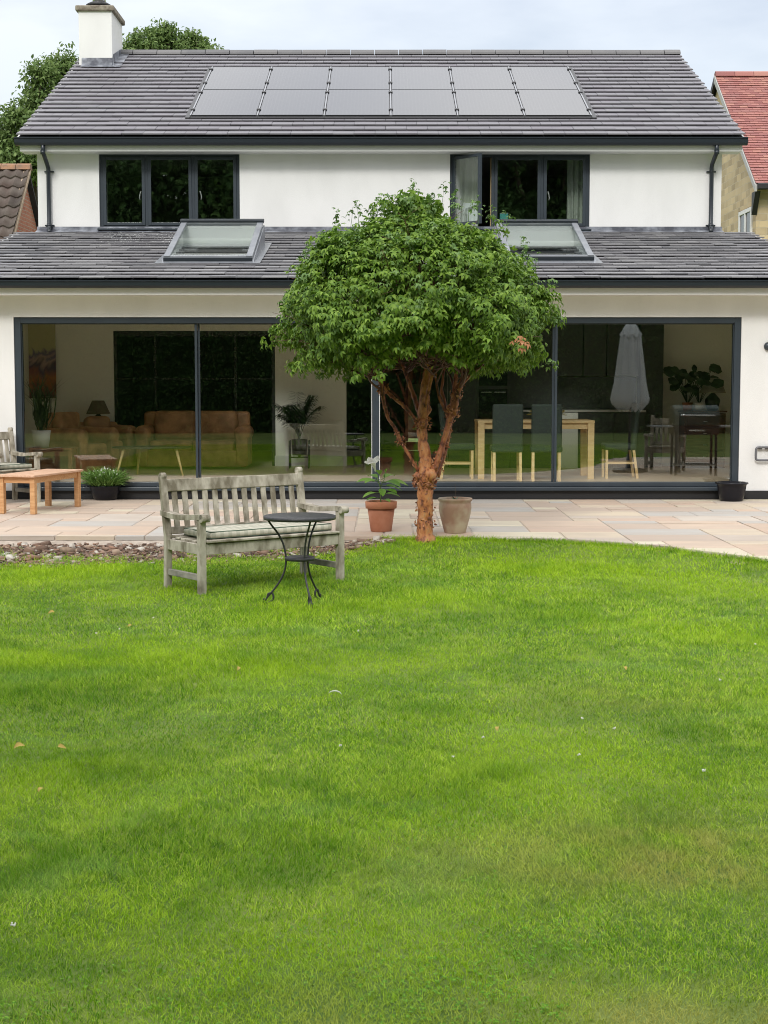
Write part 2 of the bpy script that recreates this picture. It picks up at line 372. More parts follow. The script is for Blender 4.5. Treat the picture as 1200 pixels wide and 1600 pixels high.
M_STONES = mat('rubble_chips', (.3, .2, .15), .9, (.2, .14, .1), 20, island=[(.30, .17, .11), (.38, .28, .20), (.13, .08, .055), (.46, .40, .32), (.20, .12, .085), (.32, .21, .15), (.08, .055, .04), (.16, .10, .07), (.56, .52, .45), (.25, .16, .11)])
M_BED = mat('bare_soil_bed', (.10, .065, .042), .95, (.22, .155, .11), 7, .9, 50)
def build_rubble():
    n = 7500
    x = rng.uniform(-8, 0.1, n); t = rng.beta(1.6, 1.1, n); a = ledge(x)-.22; b = pedge(x)-.07
    y = a+(b-a)*t; s = rng.gamma(2.4, .0056, n)+.005; s = np.minimum(s*np.where(rng.random(n) < .12, 1.7, .8), .07)
    base = np.array([[sx, sy, sz] for sx in (-1, 1) for sy in (-1, 1) for sz in (-1, 1)], float)
    V = base[None]*(1+rng.uniform(-.45, .3, (n, 8, 3)))
    V *= (s[:, None]*np.stack([rng.uniform(.5, 1.1, n), rng.uniform(.4, .8, n), rng.uniform(.15, .45, n)], 1))[:, None, :]
    an = rng.uniform(0, 6.28, n); tl = rng.normal(0, .35, n)
    c, s_ = np.cos(tl)[:, None], np.sin(tl)[:, None]; vx = V[..., 0]*c-V[..., 2]*s_; vz = V[..., 0]*s_+V[..., 2]*c
    c, s_ = np.cos(an)[:, None], np.sin(an)[:, None]; V = np.stack([vx*c-V[..., 1]*s_, vx*s_+V[..., 1]*c, vz], -1)
    z = gz(x, y)+rng.uniform(.0, .022, n); V += np.stack([x, y, z], 1)[:, None, :]
    f = np.array([[0, 1, 3, 2], [4, 6, 7, 5], [0, 4, 5, 1], [2, 3, 7, 6], [0, 2, 6, 4], [1, 5, 7, 3]])
    F = (np.arange(n)*8)[:, None, None]+f[None]
    o = np_mesh('gravel', V.reshape(-1, 3), faces4=F.reshape(-1, 4), m=M_STONES)
    tag(o, 'loose pinkish brown and cream rubble chips along the patio edge', 'gravel', kind='stuff')
    mb = MB(); rows = []
    for xx in np.arange(-9, .06, .15):
        a_, b_ = float(ledge(xx))-.3+.06*math.sin(xx*5), float(pedge(xx))-.03
        rows.append([mb.bm.verts.new((xx, a_+(b_-a_)*k/6, float(gz(xx, a_+(b_-a_)*k/6))+.004+.008*math.sin(xx*7+k*2))) for k in range(7)])
    for a_, b_ in zip(rows, rows[1:]):
        for k in range(6): mb.bm.faces.new((a_[k], a_[k+1], b_[k+1], b_[k]))
    tag(mb.build('soil_bed', M_BED, smooth=True), kind='structure')
build_rubble()

# grass blades -----------------------------------------------------
def grass_material():
    m = bpy.data.materials.new('grass_blade'); m.use_nodes = True; nt = m.node_tree; N = nt.nodes; L = nt.links
    p = N['Principled BSDF']; p.inputs['Roughness'].default_value = .6; p.inputs['Specular IOR Level'].default_value = .12
    tc = N.new('ShaderNodeTexCoord'); g = N.new('ShaderNodeNewGeometry')
    def ramp(els, src):
        cr = N.new('ShaderNodeValToRGB'); r = cr.color_ramp
        while len(r.elements) < len(els): r.elements.new(.5)
        for e, (pp, c) in zip(r.elements, els): e.position = pp; e.color = (*c, 1)
        L.new(src, cr.inputs[0]); return cr.outputs[0]
    isl = ramp([(0, GR[0]), (.5, GR[1]), (.93, GR[2]), (1, (.42, .40, .14))], g.outputs['Random Per Island'])
    def noise(sc_, lo, hi, dist=0):
        nz = N.new('ShaderNodeTexNoise'); nz.inputs['Scale'].default_value = sc_; nz.inputs['Detail'].default_value = 5; nz.inputs['Distortion'].default_value = dist
        L.new(tc.outputs['Object'], nz.inputs['Vector']); rm = N.new('ShaderNodeMapRange'); rm.inputs[1].default_value = lo; rm.inputs[2].default_value = hi
        L.new(nz.outputs[0], rm.inputs[0]); return rm.outputs[0]
    def mix(a, b, fac, amt=1.0, typ='MIX'):
        mx = N.new('ShaderNodeMix'); mx.data_type = 'RGBA'; mx.blend_type = typ
        k = N.new('ShaderNodeMath'); k.operation = 'MULTIPLY'; k.inputs[1].default_value = amt; L.new(fac, k.inputs[0]); L.new(k.outputs[0], mx.inputs['Factor'])
        L.new(a, mx.inputs['A'])
        if isinstance(b, tuple): mx.inputs['B'].default_value = (*b, 1)
        else: L.new(b, mx.inputs['B'])
        return mx.outputs['Result']
    c = mix(isl, (.06, .19, .006), noise(.75, .47, .62, .6), .42)
    c = mix(c, (.05, .15, .012), noise(7.0, .53, .66, .3), .5)
    c = mix(c, (.50, .67, .07), noise(4.3, .52, .68, .4), .5)
    c = mix(c, (.30, .50, .13), noise(1.6, .55, .68, .8), .4)
    c = mix(c, (.39, .58, .012), noise(.42, .46, .6), .5)
    c = mix(c, (.12, .28, .015), noise(2.6, .52, .66), .5)
    # dry straw-coloured patches at their places on the lawn
    for (x, y, rad, amt) in DRY:
        vd = N.new('ShaderNodeVectorMath'); vd.operation = 'DISTANCE'; L.new(tc.outputs['Object'], vd.inputs[0]); vd.inputs[1].default_value = (x, y, -.1)
        mr = N.new('ShaderNodeMapRange'); mr.inputs[1].default_value = rad; mr.inputs[2].default_value = rad*.2; L.new(vd.outputs['Value'], mr.inputs[0])
        nz = noise(4.0, .35, .62); k = N.new('ShaderNodeMath'); k.operation = 'MULTIPLY'; L.new(mr.outputs[0], k.inputs[0]); L.new(nz, k.inputs[1])
        c = mix(c, (.50, .46, .14), k.outputs[0], amt)
    for (x, y, rad, amt) in LUSH:      # darker, longer clumps of coarse grass
        vd = N.new('ShaderNodeVectorMath'); vd.operation = 'DISTANCE'; L.new(tc.outputs['Object'], vd.inputs[0]); vd.inputs[1].default_value = (x, y, -.1)
        mr = N.new('ShaderNodeMapRange'); mr.inputs[1].default_value = rad; mr.inputs[2].default_value = rad*.3; L.new(vd.outputs['Value'], mr.inputs[0])
        c = mix(c, (.08, .22, .012), mr.outputs[0], amt*.6)
    L.new(c, p.inputs['Base Color'])
    t = N.new('ShaderNodeBsdfTranslucent'); L.new(c, t.inputs[0]); ms = N.new('ShaderNodeMixShader'); ms.inputs[0].default_value = .27
    L.new(p.outputs[0], ms.inputs[1]); L.new(t.outputs[0], ms.inputs[2]); L.new(ms.outputs[0], N['Material Output'].inputs[0])
    return m
GR = [(.06, .18, .006), (.265, .48, .013), (.60, .75, .09)]
DRY = [(G(1050, 1290).x, G(1050, 1290).y, .75, .8), (G(980, 1560).x, G(980, 1560).y, .6, .7), (G(1180, 1560).x, G(1180, 1560).y, .45, .8), (G(560, 1540).x, G(560, 1540).y, .5, .5), (G(740, 1300).x, G(740, 1300).y, .5, .35), (G(960, 1060).x, G(960, 1060).y, .8, .35)]
LUSH = [(G(px, py).x, G(px, py).y, r_, a_) for px, py, r_, a_ in [(40, 1590, .22, .7), (1070, 1105, .3, .6), (640, 1075, .45, .45), (880, 945, .5, .5), (780, 1165, .25, .5), (60, 1050, .7, .45), (150, 1160, .6, .35), (520, 1280, .4, .3), (560, 930, .5, .4)]]
M_GRASS = grass_material()
def build_grass():
    P = []
    zones = [(3.3, 5.2, 30000, .0024, .028), (5.2, 7.2, 21000, .0027, .029), (7.2, 10, 12500, .0033, .032), (10, 13, 6500, .0045, .036), (13, 15.5, 5000, .0056, .042)]
    for (y0, y1, dens, w, h) in zones:
        hw = lambda y: .29*y+.35
        n = int(dens*2*hw((y0+y1)/2)*(y1-y0)); y = rng.uniform(y0, y1, n); x = rng.uniform(-1, 1, n)*hw(y1); k = (np.abs(x) < hw(y)+.1)
        ed = ledge(x)+rng.normal(0, .035, n)+.07*np.sin(x*3.1)*(x < -.3)
        k &= y < ed
        x, y = x[k], y[k]; P.append(np.stack([x, y, np.full(len(x), w), np.full(len(x), h)], 1))
    # the lawn goes on to both sides of what the photograph frames
    for (y0, y1, dens, w, h) in [(1.2, 3.4, 5200, .0048, .034), (3.4, 7, 4300, .0052, .034), (7, 15.5, 3200, .0066, .042)]:
        n = int(dens*11*(y1-y0)); y = rng.uniform(y0, y1, n); x = rng.uniform(-5.5, 5.5, n)
        k = (np.abs(x) > (.29*y+.4)*(y > 3.3)) & (y < ledge(x)+rng.normal(0, .03, n)); P.append(np.stack([x[k], y[k], np.full(k.sum(), w), np.full(k.sum(), h)], 1))
    # stray tufts in the rubble bed and a fringe leaning over the patio edge
    for (cx, cy, r_, n) in [(-2.95, 14.15, .30, 900), (-2.5, 14.2, .18, 500), (-1.7, 14.5, .15, 350), (-.9, 14.75, .2, 400), (-3.6, 14.4, .12, 120)]:
        q = rng.normal(0, r_*.5, (n, 2)); P.append(np.stack([cx+q[:, 0]*1.5, cy+q[:, 1], np.full(n, .005), np.full(n, .055)], 1))
    xe = rng.uniform(-.05, 4.2, 5200); P.append(np.stack([xe, pedge(xe)-.02-np.abs(rng.normal(0, .05, 5200)), np.full(5200, .005), np.full(5200, .06)], 1))
    P = np.concatenate(P); n = len(P); x, y, w, h = P.T
    z = gz(x, y)-.004
    clump = wav(x, y, 2.3)+.7*wav(x+9, y-4, 5.1)
    tuft = np.clip(mn2(x, y, 1.1, 3), 0, 1)
    h = h*(.5+.75*rng.random(n)**1.6)*(1+.28*clump*.5)*(1+.9*tuft**3)
    for (lx, ly, lr, la) in LUSH: h = h*(1+la*.9*sstep(1-np.hypot(x-lx, y-ly)/lr))
    ang = 2.6*wav(x*.9+2, y*.9, 1.0)+rng.normal(0, 2.0, n); lean = np.abs(rng.normal(.75, .5, n))
    up = np.stack([np.sin(ang)*lean, np.cos(ang)*lean, np.ones(n)], 1); up = unit(up)
    sa = rng.uniform(0, math.pi, n); side = np.stack([np.cos(sa), np.sin(sa), np.zeros(n)], 1)*(w*rng.uniform(.7, 1.25, n))[:, None]
    b = np.stack([x, y, z], 1); m = b+up*(h*.55)[:, None]; bend = np.stack([np.sin(ang), np.cos(ang), -np.full(n, .25)], 1)
    t = b+up*h[:, None]+bend*(h*rng.uniform(.05, .5, n))[:, None]
    t[:, 2] = np.maximum(t[:, 2], z+.006)
    V = np.stack([b-side*.5, b+side*.5, m-side*.42, m+side*.42, t], 1).reshape(-1, 3); o = (np.arange(n)*5)[:, None]
    ob = np_mesh('grass', V, faces4=o+np.array([[0, 1, 3, 2]]), faces3=o+np.array([[2, 3, 4]]), m=M_GRASS)
    tag(ob, 'short mown green grass covering the whole back garden', 'grass', kind='stuff')
    print('blades', n)
def mn2(x, y, f, seed):     # cheap value noise
    xi = x*f+seed*17.3; yi = y*f+seed*5.7; x0 = np.floor(xi); y0 = np.floor(yi); fx = sstep(xi-x0); fy = sstep(yi-y0)
    def hsh(a, b): v = np.sin(a*127.1+b*311.7+seed*13.7)*43758.5453; return v-np.floor(v)
    return (hsh(x0, y0)*(1-fx)+hsh(x0+1, y0)*fx)*(1-fy)+(hsh(x0, y0+1)*(1-fx)+hsh(x0+1, y0+1)*fx)*fy
build_grass()
M_CLOVER = vein_leaf('clover_leaf', [(.08, .22, .015), (.14, .32, .02), (.22, .42, .04)], .6, .25, .15)
def build_clover():
    n0 = 42000; y = 3.3+9.5*rng.random(n0)**1.4; x = rng.uniform(-1, 1, n0)*(.29*y+.35)
    k = (mn2(x, y, 1.3, 5)*.6+mn2(x, y, 3.7, 9)*.4 + rng.normal(0, .10, n0) > .62) & (y < ledge(x)-.05); x, y = x[k], y[k]; n = len(x)
    p = np.stack([x, y, gz(x, y)+rng.uniform(.004, .02, n)], 1)
    pos, dr, nr = [], [], []
    a0 = rng.uniform(0, 6.28, n); tilt = rng.normal(0, .3, (n, 2)); nn = unit(np.stack([tilt[:, 0], tilt[:, 1]-.1, np.ones(n)], 1))
    for k_ in range(3):
        a = a0+k_*2.094; d = np.stack([np.cos(a), np.sin(a), np.zeros(n)], 1); d = unit(d-nn*np.sum(d*nn, 1, keepdims=True)); pos.append(p); dr.append(d); nr.append(nn)
    s = np.tile(rng.uniform(.0045, .008, n), 3)
    V, q, t = leaf_mesh(np.concatenate(pos), np.concatenate(dr), np.concatenate(nr), s, s*.95, .1, .1)
    o = np_mesh('clover', V, q, t, M_CLOVER); tag(o, 'patches of small round clover leaves growing through the lawn', 'clover', kind='stuff')
    # little white clover flower heads
    mb = MB(); spots = [G(px, py, -.08) for px, py in [(187, 978), (532, 1160), (905, 1175), (1125, 1058), (560, 982), (20, 1434), (960, 1132), (1180, 1002), (150, 985), (708, 1176), (755, 1145), (910, 1115), (1100, 1200), (240, 960)]]
    for s_ in spots:
        zz = float(gz(s_.x, s_.y))+.022
        for k_ in range(9):
            d = Vector((random.uniform(-1, 1), random.uniform(-1, 1), random.uniform(0, 1)))*.006
            mb.box(Vector((s_.x, s_.y, zz))+d, (.0055, .0055, .0055), bev=.0015, seg=1)
    o = mb.build('clover_flowers', M_PETAL); tag(o, 'tiny white clover flower heads scattered over the lawn', 'clover flowers', kind='stuff')
build_clover()

# ------------------------------------------------------------------ the house
YF, YU = 20.0, 24.8                    # ground floor glazing wall, upper storey wall
XE = 5.97; XU0, XU1 = W(59, 300, YU).x, W(1127, 300, YU).x
house = thing('house', 'white rendered two storey house with dark tiled roofs, solar panels and full width glass doors', 'house', (0, YF, 0))
def wall_y(mb, x0, x1, z0, z1, y, th, holes, reveal=True):
    """wall in the plane y (front) .. y+th (back) with rectangular holes (x0,x1,z0,z1)"""
    xs = sorted({x0, x1, *[h[0] for h in holes], *[h[1] for h in holes]}); zs = sorted({z0, z1, *[h[2] for h in holes], *[h[3] for h in holes]})
    xs = [v for v in xs if x0 <= v <= x1]; zs = [v for v in zs if z0 <= v <= z1]
    def solid(i, j):
        if i < 0 or j < 0 or i >= len(xs)-1 or j >= len(zs)-1: return False
        cx, cz = (xs[i]+xs[i+1])/2, (zs[j]+zs[j+1])/2
        return not any(h[0] < cx < h[1] and h[2] < cz < h[3] for h in holes)
    for i in range(len(xs)-1):
        for j in range(len(zs)-1):
            if not solid(i, j): continue
            a, b, c, d = xs[i], xs[i+1], zs[j], zs[j+1]
            mb.poly([(a, y, c), (b, y, c), (b, y, d), (a, y, d)]); mb.poly([(b, y+th, c), (a, y+th, c), (a, y+th, d), (b, y+th, d)])
            if not solid(i-1, j): mb.poly([(a, y+th, c), (a, y, c), (a, y, d), (a, y+th, d)])
            if not solid(i+1, j): mb.poly([(b, y, c), (b, y+th, c), (b, y+th, d), (b, y, d)])
            if not solid(i, j-1): mb.poly([(a, y+th, c), (b, y+th, c), (b, y, c), (a, y, c)])
            if not solid(i, j+1): mb.poly([(a, y, d), (b, y, d), (b, y+th, d), (a, y+th, d)])
    bmesh.ops.remove_doubles(mb.bm, verts=mb.bm.verts, dist=.0005)
# opening of the sliding doors
DX0, DX1 = W(23, 600, YF).x, W(1157, 600, YF).x; DZ1 = W(600, 495.5, YF).z; DZ0 = W(600, 771, YF).z
ZE = W(600, 437, 19.6).z; ZT = W(600, 364, YU-.02).z         # lower roof eave / top
SL = (ZT-ZE)/(YU-.02-19.6)
mb = MB(); wall_y(mb, -XE, XE, .0, ZE-.06, YF, .2, [(DX0, DX1, -.01, DZ1)])
mb.build('ground_floor_wall', M_RENDER, house, world=True)
for s in (-1, 1):
    mb = MB()
    x = s*XE-(.1 if s > 0 else 0)
    mb.prism([(x, YF+.2, 0), (x, YU+.2, 0), (x, YU+.2, ZT-.05), (x, YF+.2, ZE+.02)], (.1, 0, 0))
    mb.build('side_wall', M_RENDER, house, world=True)
# black plinth course
mb = MB(); mb.box(((DX1+XE)/2+.01, YF-.006, .055), (XE-DX1-.02, .03, .11)); mb.build('plinth', M_BLACK, house, world=True)
mb = MB(); mb.box(((-XE+DX0)/2-.01, YF-.006, .055), (DX0+XE-.02, .03, .11))
mb.build('plinth', M_BLACK, house, world=True)
# upper storey
UZ1 = W(600, 236, YU).z+.06
WINL = (W(155, 300, YU).x, W(374.5, 300, YU).x, W(300, 357.5, YU).z, W(300, 237.5, YU).z)
WINR = (W(703, 300, YU).x, W(921.5, 300, YU).x, W(300, 358.5, YU).z, W(300, 238, YU).z)
RIDGE_Y = 30.0; ZUE = W(600, 213, 24.42).z; ZRG = W(600, 86, RIDGE_Y).z; SU = (ZRG-ZUE)/(RIDGE_Y-24.42)
mb = MB(); wall_y(mb, XU0, XU1, ZT-.15, UZ1, YU, .3, [WINL, WINR]); mb.build('upper_wall', M_RENDER, house, world=True)
for x0 in (XU0, XU1-.25):
    mb = MB(); mb.prism([(x0, YU+.3, 0), (x0, 2*RIDGE_Y-YU, 0), (x0, 2*RIDGE_Y-YU, ZUE+.05), (x0, RIDGE_Y, ZRG-.12), (x0, YU+.3, ZUE+.05+SU*.3)], (.25, 0, 0))
    mb.build('gable_wall', M_RENDER, house, world=True)
mb = MB(); mb.box(((XU0+XU1)/2, 2*RIDGE_Y-YU-.1, 3.2), (XU1-XU0-.5, .2, 6.0)); 
ob = mb.build('rear_wall', M_RENDER, house, world=True); 

def tiled_roof(name, x0, x1, ya, za, yb, zb, ncourse, tw, th, m, holes=(), skew=0, jit=.003):
    th0 = th
    d = Vector((0, yb-ya, zb-za)); L = d.length; d.normalize(); nrm = Vector((0, -d.z, d.y)); g = L/ncourse; mb = MB()
    tilt = math.atan2(th+.003, g)
    dd = (d*math.cos(tilt)-nrm*math.sin(tilt)); rot = Matrix((Vector((1, 0, 0)), dd, Vector((1, 0, 0)).cross(dd))).transposed()
    r = random.Random(int(abs(x0)*100)+ncourse)
    for c in range(ncourse):
        off = (c % 2)*.5*tw; x = x0-off
        k = 0
        while x < x1-.01:
            a, b = max(x, x0), min(x+tw, x1)
            x += tw
            if b-a < .03: continue
            s0 = c*g; cy = ya+d.y*(s0+g*.5)
            if any(h[0] < a and b < h[1] and h[2] < ya+d.y*s0 and ya+d.y*(s0+g) < h[3] for h in holes): continue
            Lt = g*1.16 if c < ncourse-1 else g
            ctr = Vector(((a+b)/2+r.uniform(-.002, .002), ya, za))+d*(s0+Lt/2+r.uniform(-jit, jit)*2)+nrm*(th*.55+r.uniform(0, jit))
            mb.box(ctr, (b-a-.005, Lt, th*.72), rot @ rotm('X', r.uniform(-.003, .003)) @ rotm('Y', r.uniform(-.0025, .0025)))
    return mb, d, nrm
# upper roof
UX0, UX1 = W(25, 213, 24.42).x, W(1165, 213, 24.42).x
mb, ud, un = tiled_roof('roof', UX0, UX1, 24.42, ZUE, RIDGE_Y, ZRG, 21, .33, .029, M_TILE)
up_roof = mb.build('roof', M_TILE, house, world=True)
mb = MB()      # timber deck, rear slope and white verge undercloak
t_ = un*.05
A = Vector((UX0+.03, 24.45, ZUE)); B = Vector((UX0+.03, RIDGE_Y, ZRG))
mb.prism([A-t_*.2, B-t_*.2, B-t_*1.6, A-t_*1.6], (UX1-UX0-.06, 0, 0))
mb.prism([(UX0+.03, RIDGE_Y, ZRG-.01), (UX0+.03, 2*RIDGE_Y-24.42, ZUE), (UX0+.03, 2*RIDGE_Y-24.42, ZUE-.08), (UX0+.03, RIDGE_Y, ZRG-.09)], (UX1-UX0-.06, 0, 0))
mb.build('roof_deck', M_DECK, up_roof, world=True)
for x in (UX0-.012, UX1-.018):
    mb = MB(); mb.prism([A.copy().xyz*1+Vector((x-A.x, 0, -.03)), Vector((x, RIDGE_Y, ZRG-.03)), Vector((x, RIDGE_Y, ZRG-.085)), Vector((x, 24.45, ZUE-.085))], (.03, 0, 0))
    mb.build('verge', M_SOFFIT, up_roof, world=True)
mb = MB(); x = W(192, 84, RIDGE_Y).x-.25; 
while x < UX1-.05:
    w = min(.455, UX1-x); r_ = random.uniform(-.004, .004)
    prof = [(-.13, -.055), (-.125, -.02), (-.07, .035), (0, .055), (.07, .035), (.125, -.02), (.13, -.055)]
    mb.prism([(x+.003, RIDGE_Y+a, ZRG+.045+b+r_) for a, b in prof], (w-.008, 0, 0)); x += .46
mb.build('ridge_tiles', M_RIDGE, up_roof, world=True)
# gutters, fascia and soffit
def eaves(parent, x0, x1, y, pz_top, pz_bot, pf_bot, wall_y_, tag_):
    """half-round-ish deep gutter with fascia board and boxed soffit"""
    mb = MB(); h = pz_top-pz_bot; c = (pz_top+pz_bot)/2
    prof = [(0, 0), (-.012, 0), (-.012, -.018), (0, -.022), (.004, -h*.72), (.03, -h), (.10, -h), (.115, -h*.7), (.115, 0), (.105, 0), (.105, -h*.66), (.095, -h+.01), (.035, -h+.01), (.014, -h*.7), (.008, -.02)]
    mb.prism([(x0, y+a, pz_top+b) for a, b in prof], (x1-x0, 0, 0))
    for x in (x0, x1-.004): mb.prism([(x, y+a, pz_top+b) for a, b in ((0, 0), (.004, -h*.72), (.03, -h), (.10, -h), (.115, -h*.7), (.115, 0))], (.004, 0, 0))
    mb.build('gutter', M_GUT, parent, world=True)
    mb = MB(); fy = y+.125
    mb.box(((x0+x1)/2, fy+.01, (pz_top-.01+pf_bot)/2), (x1-x0-.12, .02, pz_top-.01-pf_bot))
    mb.box(((x0+x1)/2, (fy+.02+wall_y_)/2, pf_bot+.008), (x1-x0-.12, wall_y_-fy-.02, .012))
    mb.build('fascia', M_SOFFIT, parent, world=True)
eaves(house, UX0-.01, UX1+.02, 24.33, W(600, 214, 24.33).z, W(600, 226, 24.33).z, W(600, 236.5, 24.46).z, YU, 'u')
eaves(house, -XE-.05, XE+.05, 19.50, W(600, 437.5, 19.5).z, W(600, 449.5, 19.5).z, W(600, 460.5, 19.63).z, YF, 'l')
# lower roof
LX = W(1172, 368, YU).x
SKL = dict(); 
def skx(a, b, c, d): return ((W(a, 402, 20.98).x+W(c, 349, 22.9).x)/2, (W(b, 402, 20.98).x+W(d, 349, 22.9).x)/2)
SK = [skx(258, 397, 281.5, 409), skx(787, 925, 777, 904)]; HY0, HY1 = 21.06, 22.84
HOLES = [(a+.05, b-.05, HY0, HY1) for a, b in SK]
mb, ld, ln = tiled_roof('lower_roof', -LX, LX, 19.6, ZE, YU-.02, ZT, 17, .33, .024, M_TILE_OLD, jit=.006, holes=[(a-.05, b+.05, c-.1, d+.1) for a, b, c, d in HOLES])
low_roof = mb.build('lower_roof', M_TILE_OLD, house, world=True)
mb = MB(); A = Vector((-LX+.03, 19.62, ZE)); B = Vector((-LX+.03, YU, ZT))
def rzp(y, o): return (ZE+SL*(y-19.6))-o
for xa, xb, ya, yb_ in [(-LX+.03, LX-.03, 19.62, HY0), (-LX+.03, LX-.03, HY1, YU), (-LX+.03, HOLES[0][0], HY0, HY1), (HOLES[0][1], HOLES[1][0], HY0, HY1), (HOLES[1][1], LX-.03, HY0, HY1)]:
    mb.prism([(xa, ya, rzp(ya, .01)), (xa, yb_, rzp(yb_, .01)), (xa, yb_, rzp(yb_, .07)), (xa, ya, rzp(ya, .07))], (xb-xa, 0, 0))
bmesh.ops.remove_doubles(mb.bm, verts=mb.bm.verts, dist=.0005)
mb.build('roof_deck', M_DECK, low_roof, world=True)
for x in (-LX-.012, LX-.018):
    mb = MB(); mb.prism([(x, 19.62, ZE-.005), (x, YU, ZT-.005), (x, YU, ZT-.06), (x, 19.62, ZE-.06)], (.03, 0, 0))
    mb.build('verge', M_SOFFIT, low_roof, world=True)
# lead flashing where the lower roof meets the upper wall
mb = MB(); n = 60; rows = []
for i in range(n+1):
    x = XU0-.02+(XU1-XU0+.04)*i/n; r_ = random.uniform(-.006, .006)
    rows.append([mb.bm.verts.new(p) for p in ((x, YU-.012, ZT+.10), (x, YU-.014+r_*.4, ZT+.055), (x, YU-.05+r_, ZT+.034), (x, YU-.17+r_, ZT-.17*SL+.036+r_*.5))])
for i in range(n):
    for k in range(3): f = mb.bm.faces.new((rows[i][k], rows[i][k+1], rows[i+1][k+1], rows[i+1][k]))
mb.build('lead_flashing', M_LEAD, low_roof, world=True)
# downpipes
def downpipe(pts, brackets, shoe):
    mb = MB(); mb.tube(pts, .034, 12)
    for p in brackets: mb.tube([Vector(p)+Vector((0, 0, -.012)), Vector(p)+Vector((0, 0, .012))], .041, 12); mb.box(Vector(p)+Vector((0, .04, 0)), (.15, .02, .02))
    for p in (pts[1], pts[-3]): mb.tube([Vector(p)+Vector((0, 0, -.03)), Vector(p)+Vector((0, 0, .03))], .040, 12)
    mb.build('downpipe', M_GUT, house, world=True)
yg, yw = 24.39, YU-.06
def dp(pxs): return [W(a, b, y) for a, b, y in pxs]
downpipe(dp([(67, 224, yg), (67, 238, yg+.02), (69, 243, yg+.06), (74, 258, yw-.02), (75.5, 264, yw), (76, 300, yw), (77, 352, yw), (77, 359, yw-.03), (77.5, 364, yw-.10)]), dp([(76, 268, yw), (77, 352, yw)]), 0)
downpipe(dp([(1120, 224, yg), (1120, 238, yg+.02), (1118, 243, yg+.06), (1113, 256, yw-.02), (1112, 262, yw), (1111.5, 300, yw), (1110.5, 352, yw), (1110.5, 358, yw-.03), (1111, 363, yw-.10)]), dp([(1112, 268, yw), (1111, 352, yw)]), 0)

# chimney
def chimney():
    y0, y1 = 29.0, 30.15
    x0, x1 = W(123, 60, y0).x, W(175, 60, y0).x; zt = W(150, 17, y0).z; zb = ZRG-.9
    mb = MB(); mb.box(((x0+x1)/2, (y0+y1)/2, (zt+zb)/2), (x1-x0, y1-y0, zt-zb), bev=.008); c = mb.build('chimney', M_RENDER, up_roof, world=True)
    ms = mat('lichened_stone', (.16, .13, .10), .9, (.30, .27, .21), 14, .8, 30)
    mb = MB(); r = mb.box(((x0+x1)/2, (y0+y1)/2, zt+.045), (x1-x0+.10, y1-y0+.10, .10), bev=.02, seg=2); mb.build('coping', ms, c, world=True)
    cx = W(155, 5, y0+.35).x; zc = zt+.08
    mb = MB(); mb.lathe([(.0, 0), (.15, 0), (.22, .025), (.225, .06), (.16, .10), (.0, .105)], (cx, y0+.3, zc+.03), 24, ex=1.05); mb.build('flue_terminal', M_BLACK, c, world=True)
    mb = MB(); mb.lathe([(.09, 0), (.125, .02), (.125, .16), (.0, .2)], (cx+.01, y0+.3, zc+.125), 20); mb.build('cowl', M_CHROME, c, world=True)
    zl = ZUE+SU*(y0-24.42)
    mb = MB(); rows = []
    for i in range(13):
        x = x0+.05+(x1-x0-.02)*i/12; w = .006*math.sin(i*2.1)
        rows.append([mb.bm.verts.new(p) for p in ((x, y0-.012, zl+.17), (x, y0-.016+w*.3, zl+.05), (x+(.03 if i == 12 else 0), y0-.16+w, zl-.16*SU+.05+w*.4))])
    for a, b in zip(rows, rows[1:]):
        for k in range(2): mb.bm.faces.new((a[k], a[k+1], b[k+1], b[k]))
    # stepped flashing up the right side
    mb.prism([(x1+.003, y0-.16, zl-.02), (x1+.003, y0+1.0, zl+SU*1.0+.02), (x1+.003, y0+1.0, zl+SU+.12), (x1+.003, y0+.1, zl+.26), (x1+.003, y0, zl+.16)], (.008, 0, 0))
    a = Vector((x1+.01, y0-.16, zl-.16*SU+.045)); b = Vector((x1+.01, y0+.95, zl+.95*SU+.045)); mb.poly([a, a+Vector((.16, 0, 0)), b+Vector((.16, 0, 0)), b])
    mb.build('lead_flashing', M_LEAD, c, world=True)
chimney()

# solar panels -----------------------------------------------------
def panel_mat():
    m = bpy.data.materials.new('solar_cells'); m.use_nodes = True; nt = m.node_tree; N = nt.nodes; L = nt.links; p = N['Principled BSDF']
    p.inputs['Roughness'].default_value = .12; p.inputs['IOR'].default_value = 2.15; p.inputs['Coat Weight'].default_value = 0
    tc = N.new('ShaderNodeTexCoord'); mp = N.new('ShaderNodeMapping'); mp.inputs['Scale'].default_value = (1, 1, 1); L.new(tc.outputs['Object'], mp.inputs[0])
    w = N.new('ShaderNodeTexWave'); w.wave_type = 'BANDS'; w.bands_direction = 'X'; w.inputs['Scale'].default_value = 5.2; L.new(mp.outputs[0], w.inputs[0])
    cr = N.new('ShaderNodeValToRGB'); cr.color_ramp.elements[0].position = .0; cr.color_ramp.elements[0].color = (.035, .038, .045, 1); cr.color_ramp.elements[1].position = .14; cr.color_ramp.elements[1].color = (.012, .014, .022, 1)
    L.new(w.outputs[0], cr.inputs[0]); L.new(cr.outputs[0], p.inputs['Base Color'])
    return m
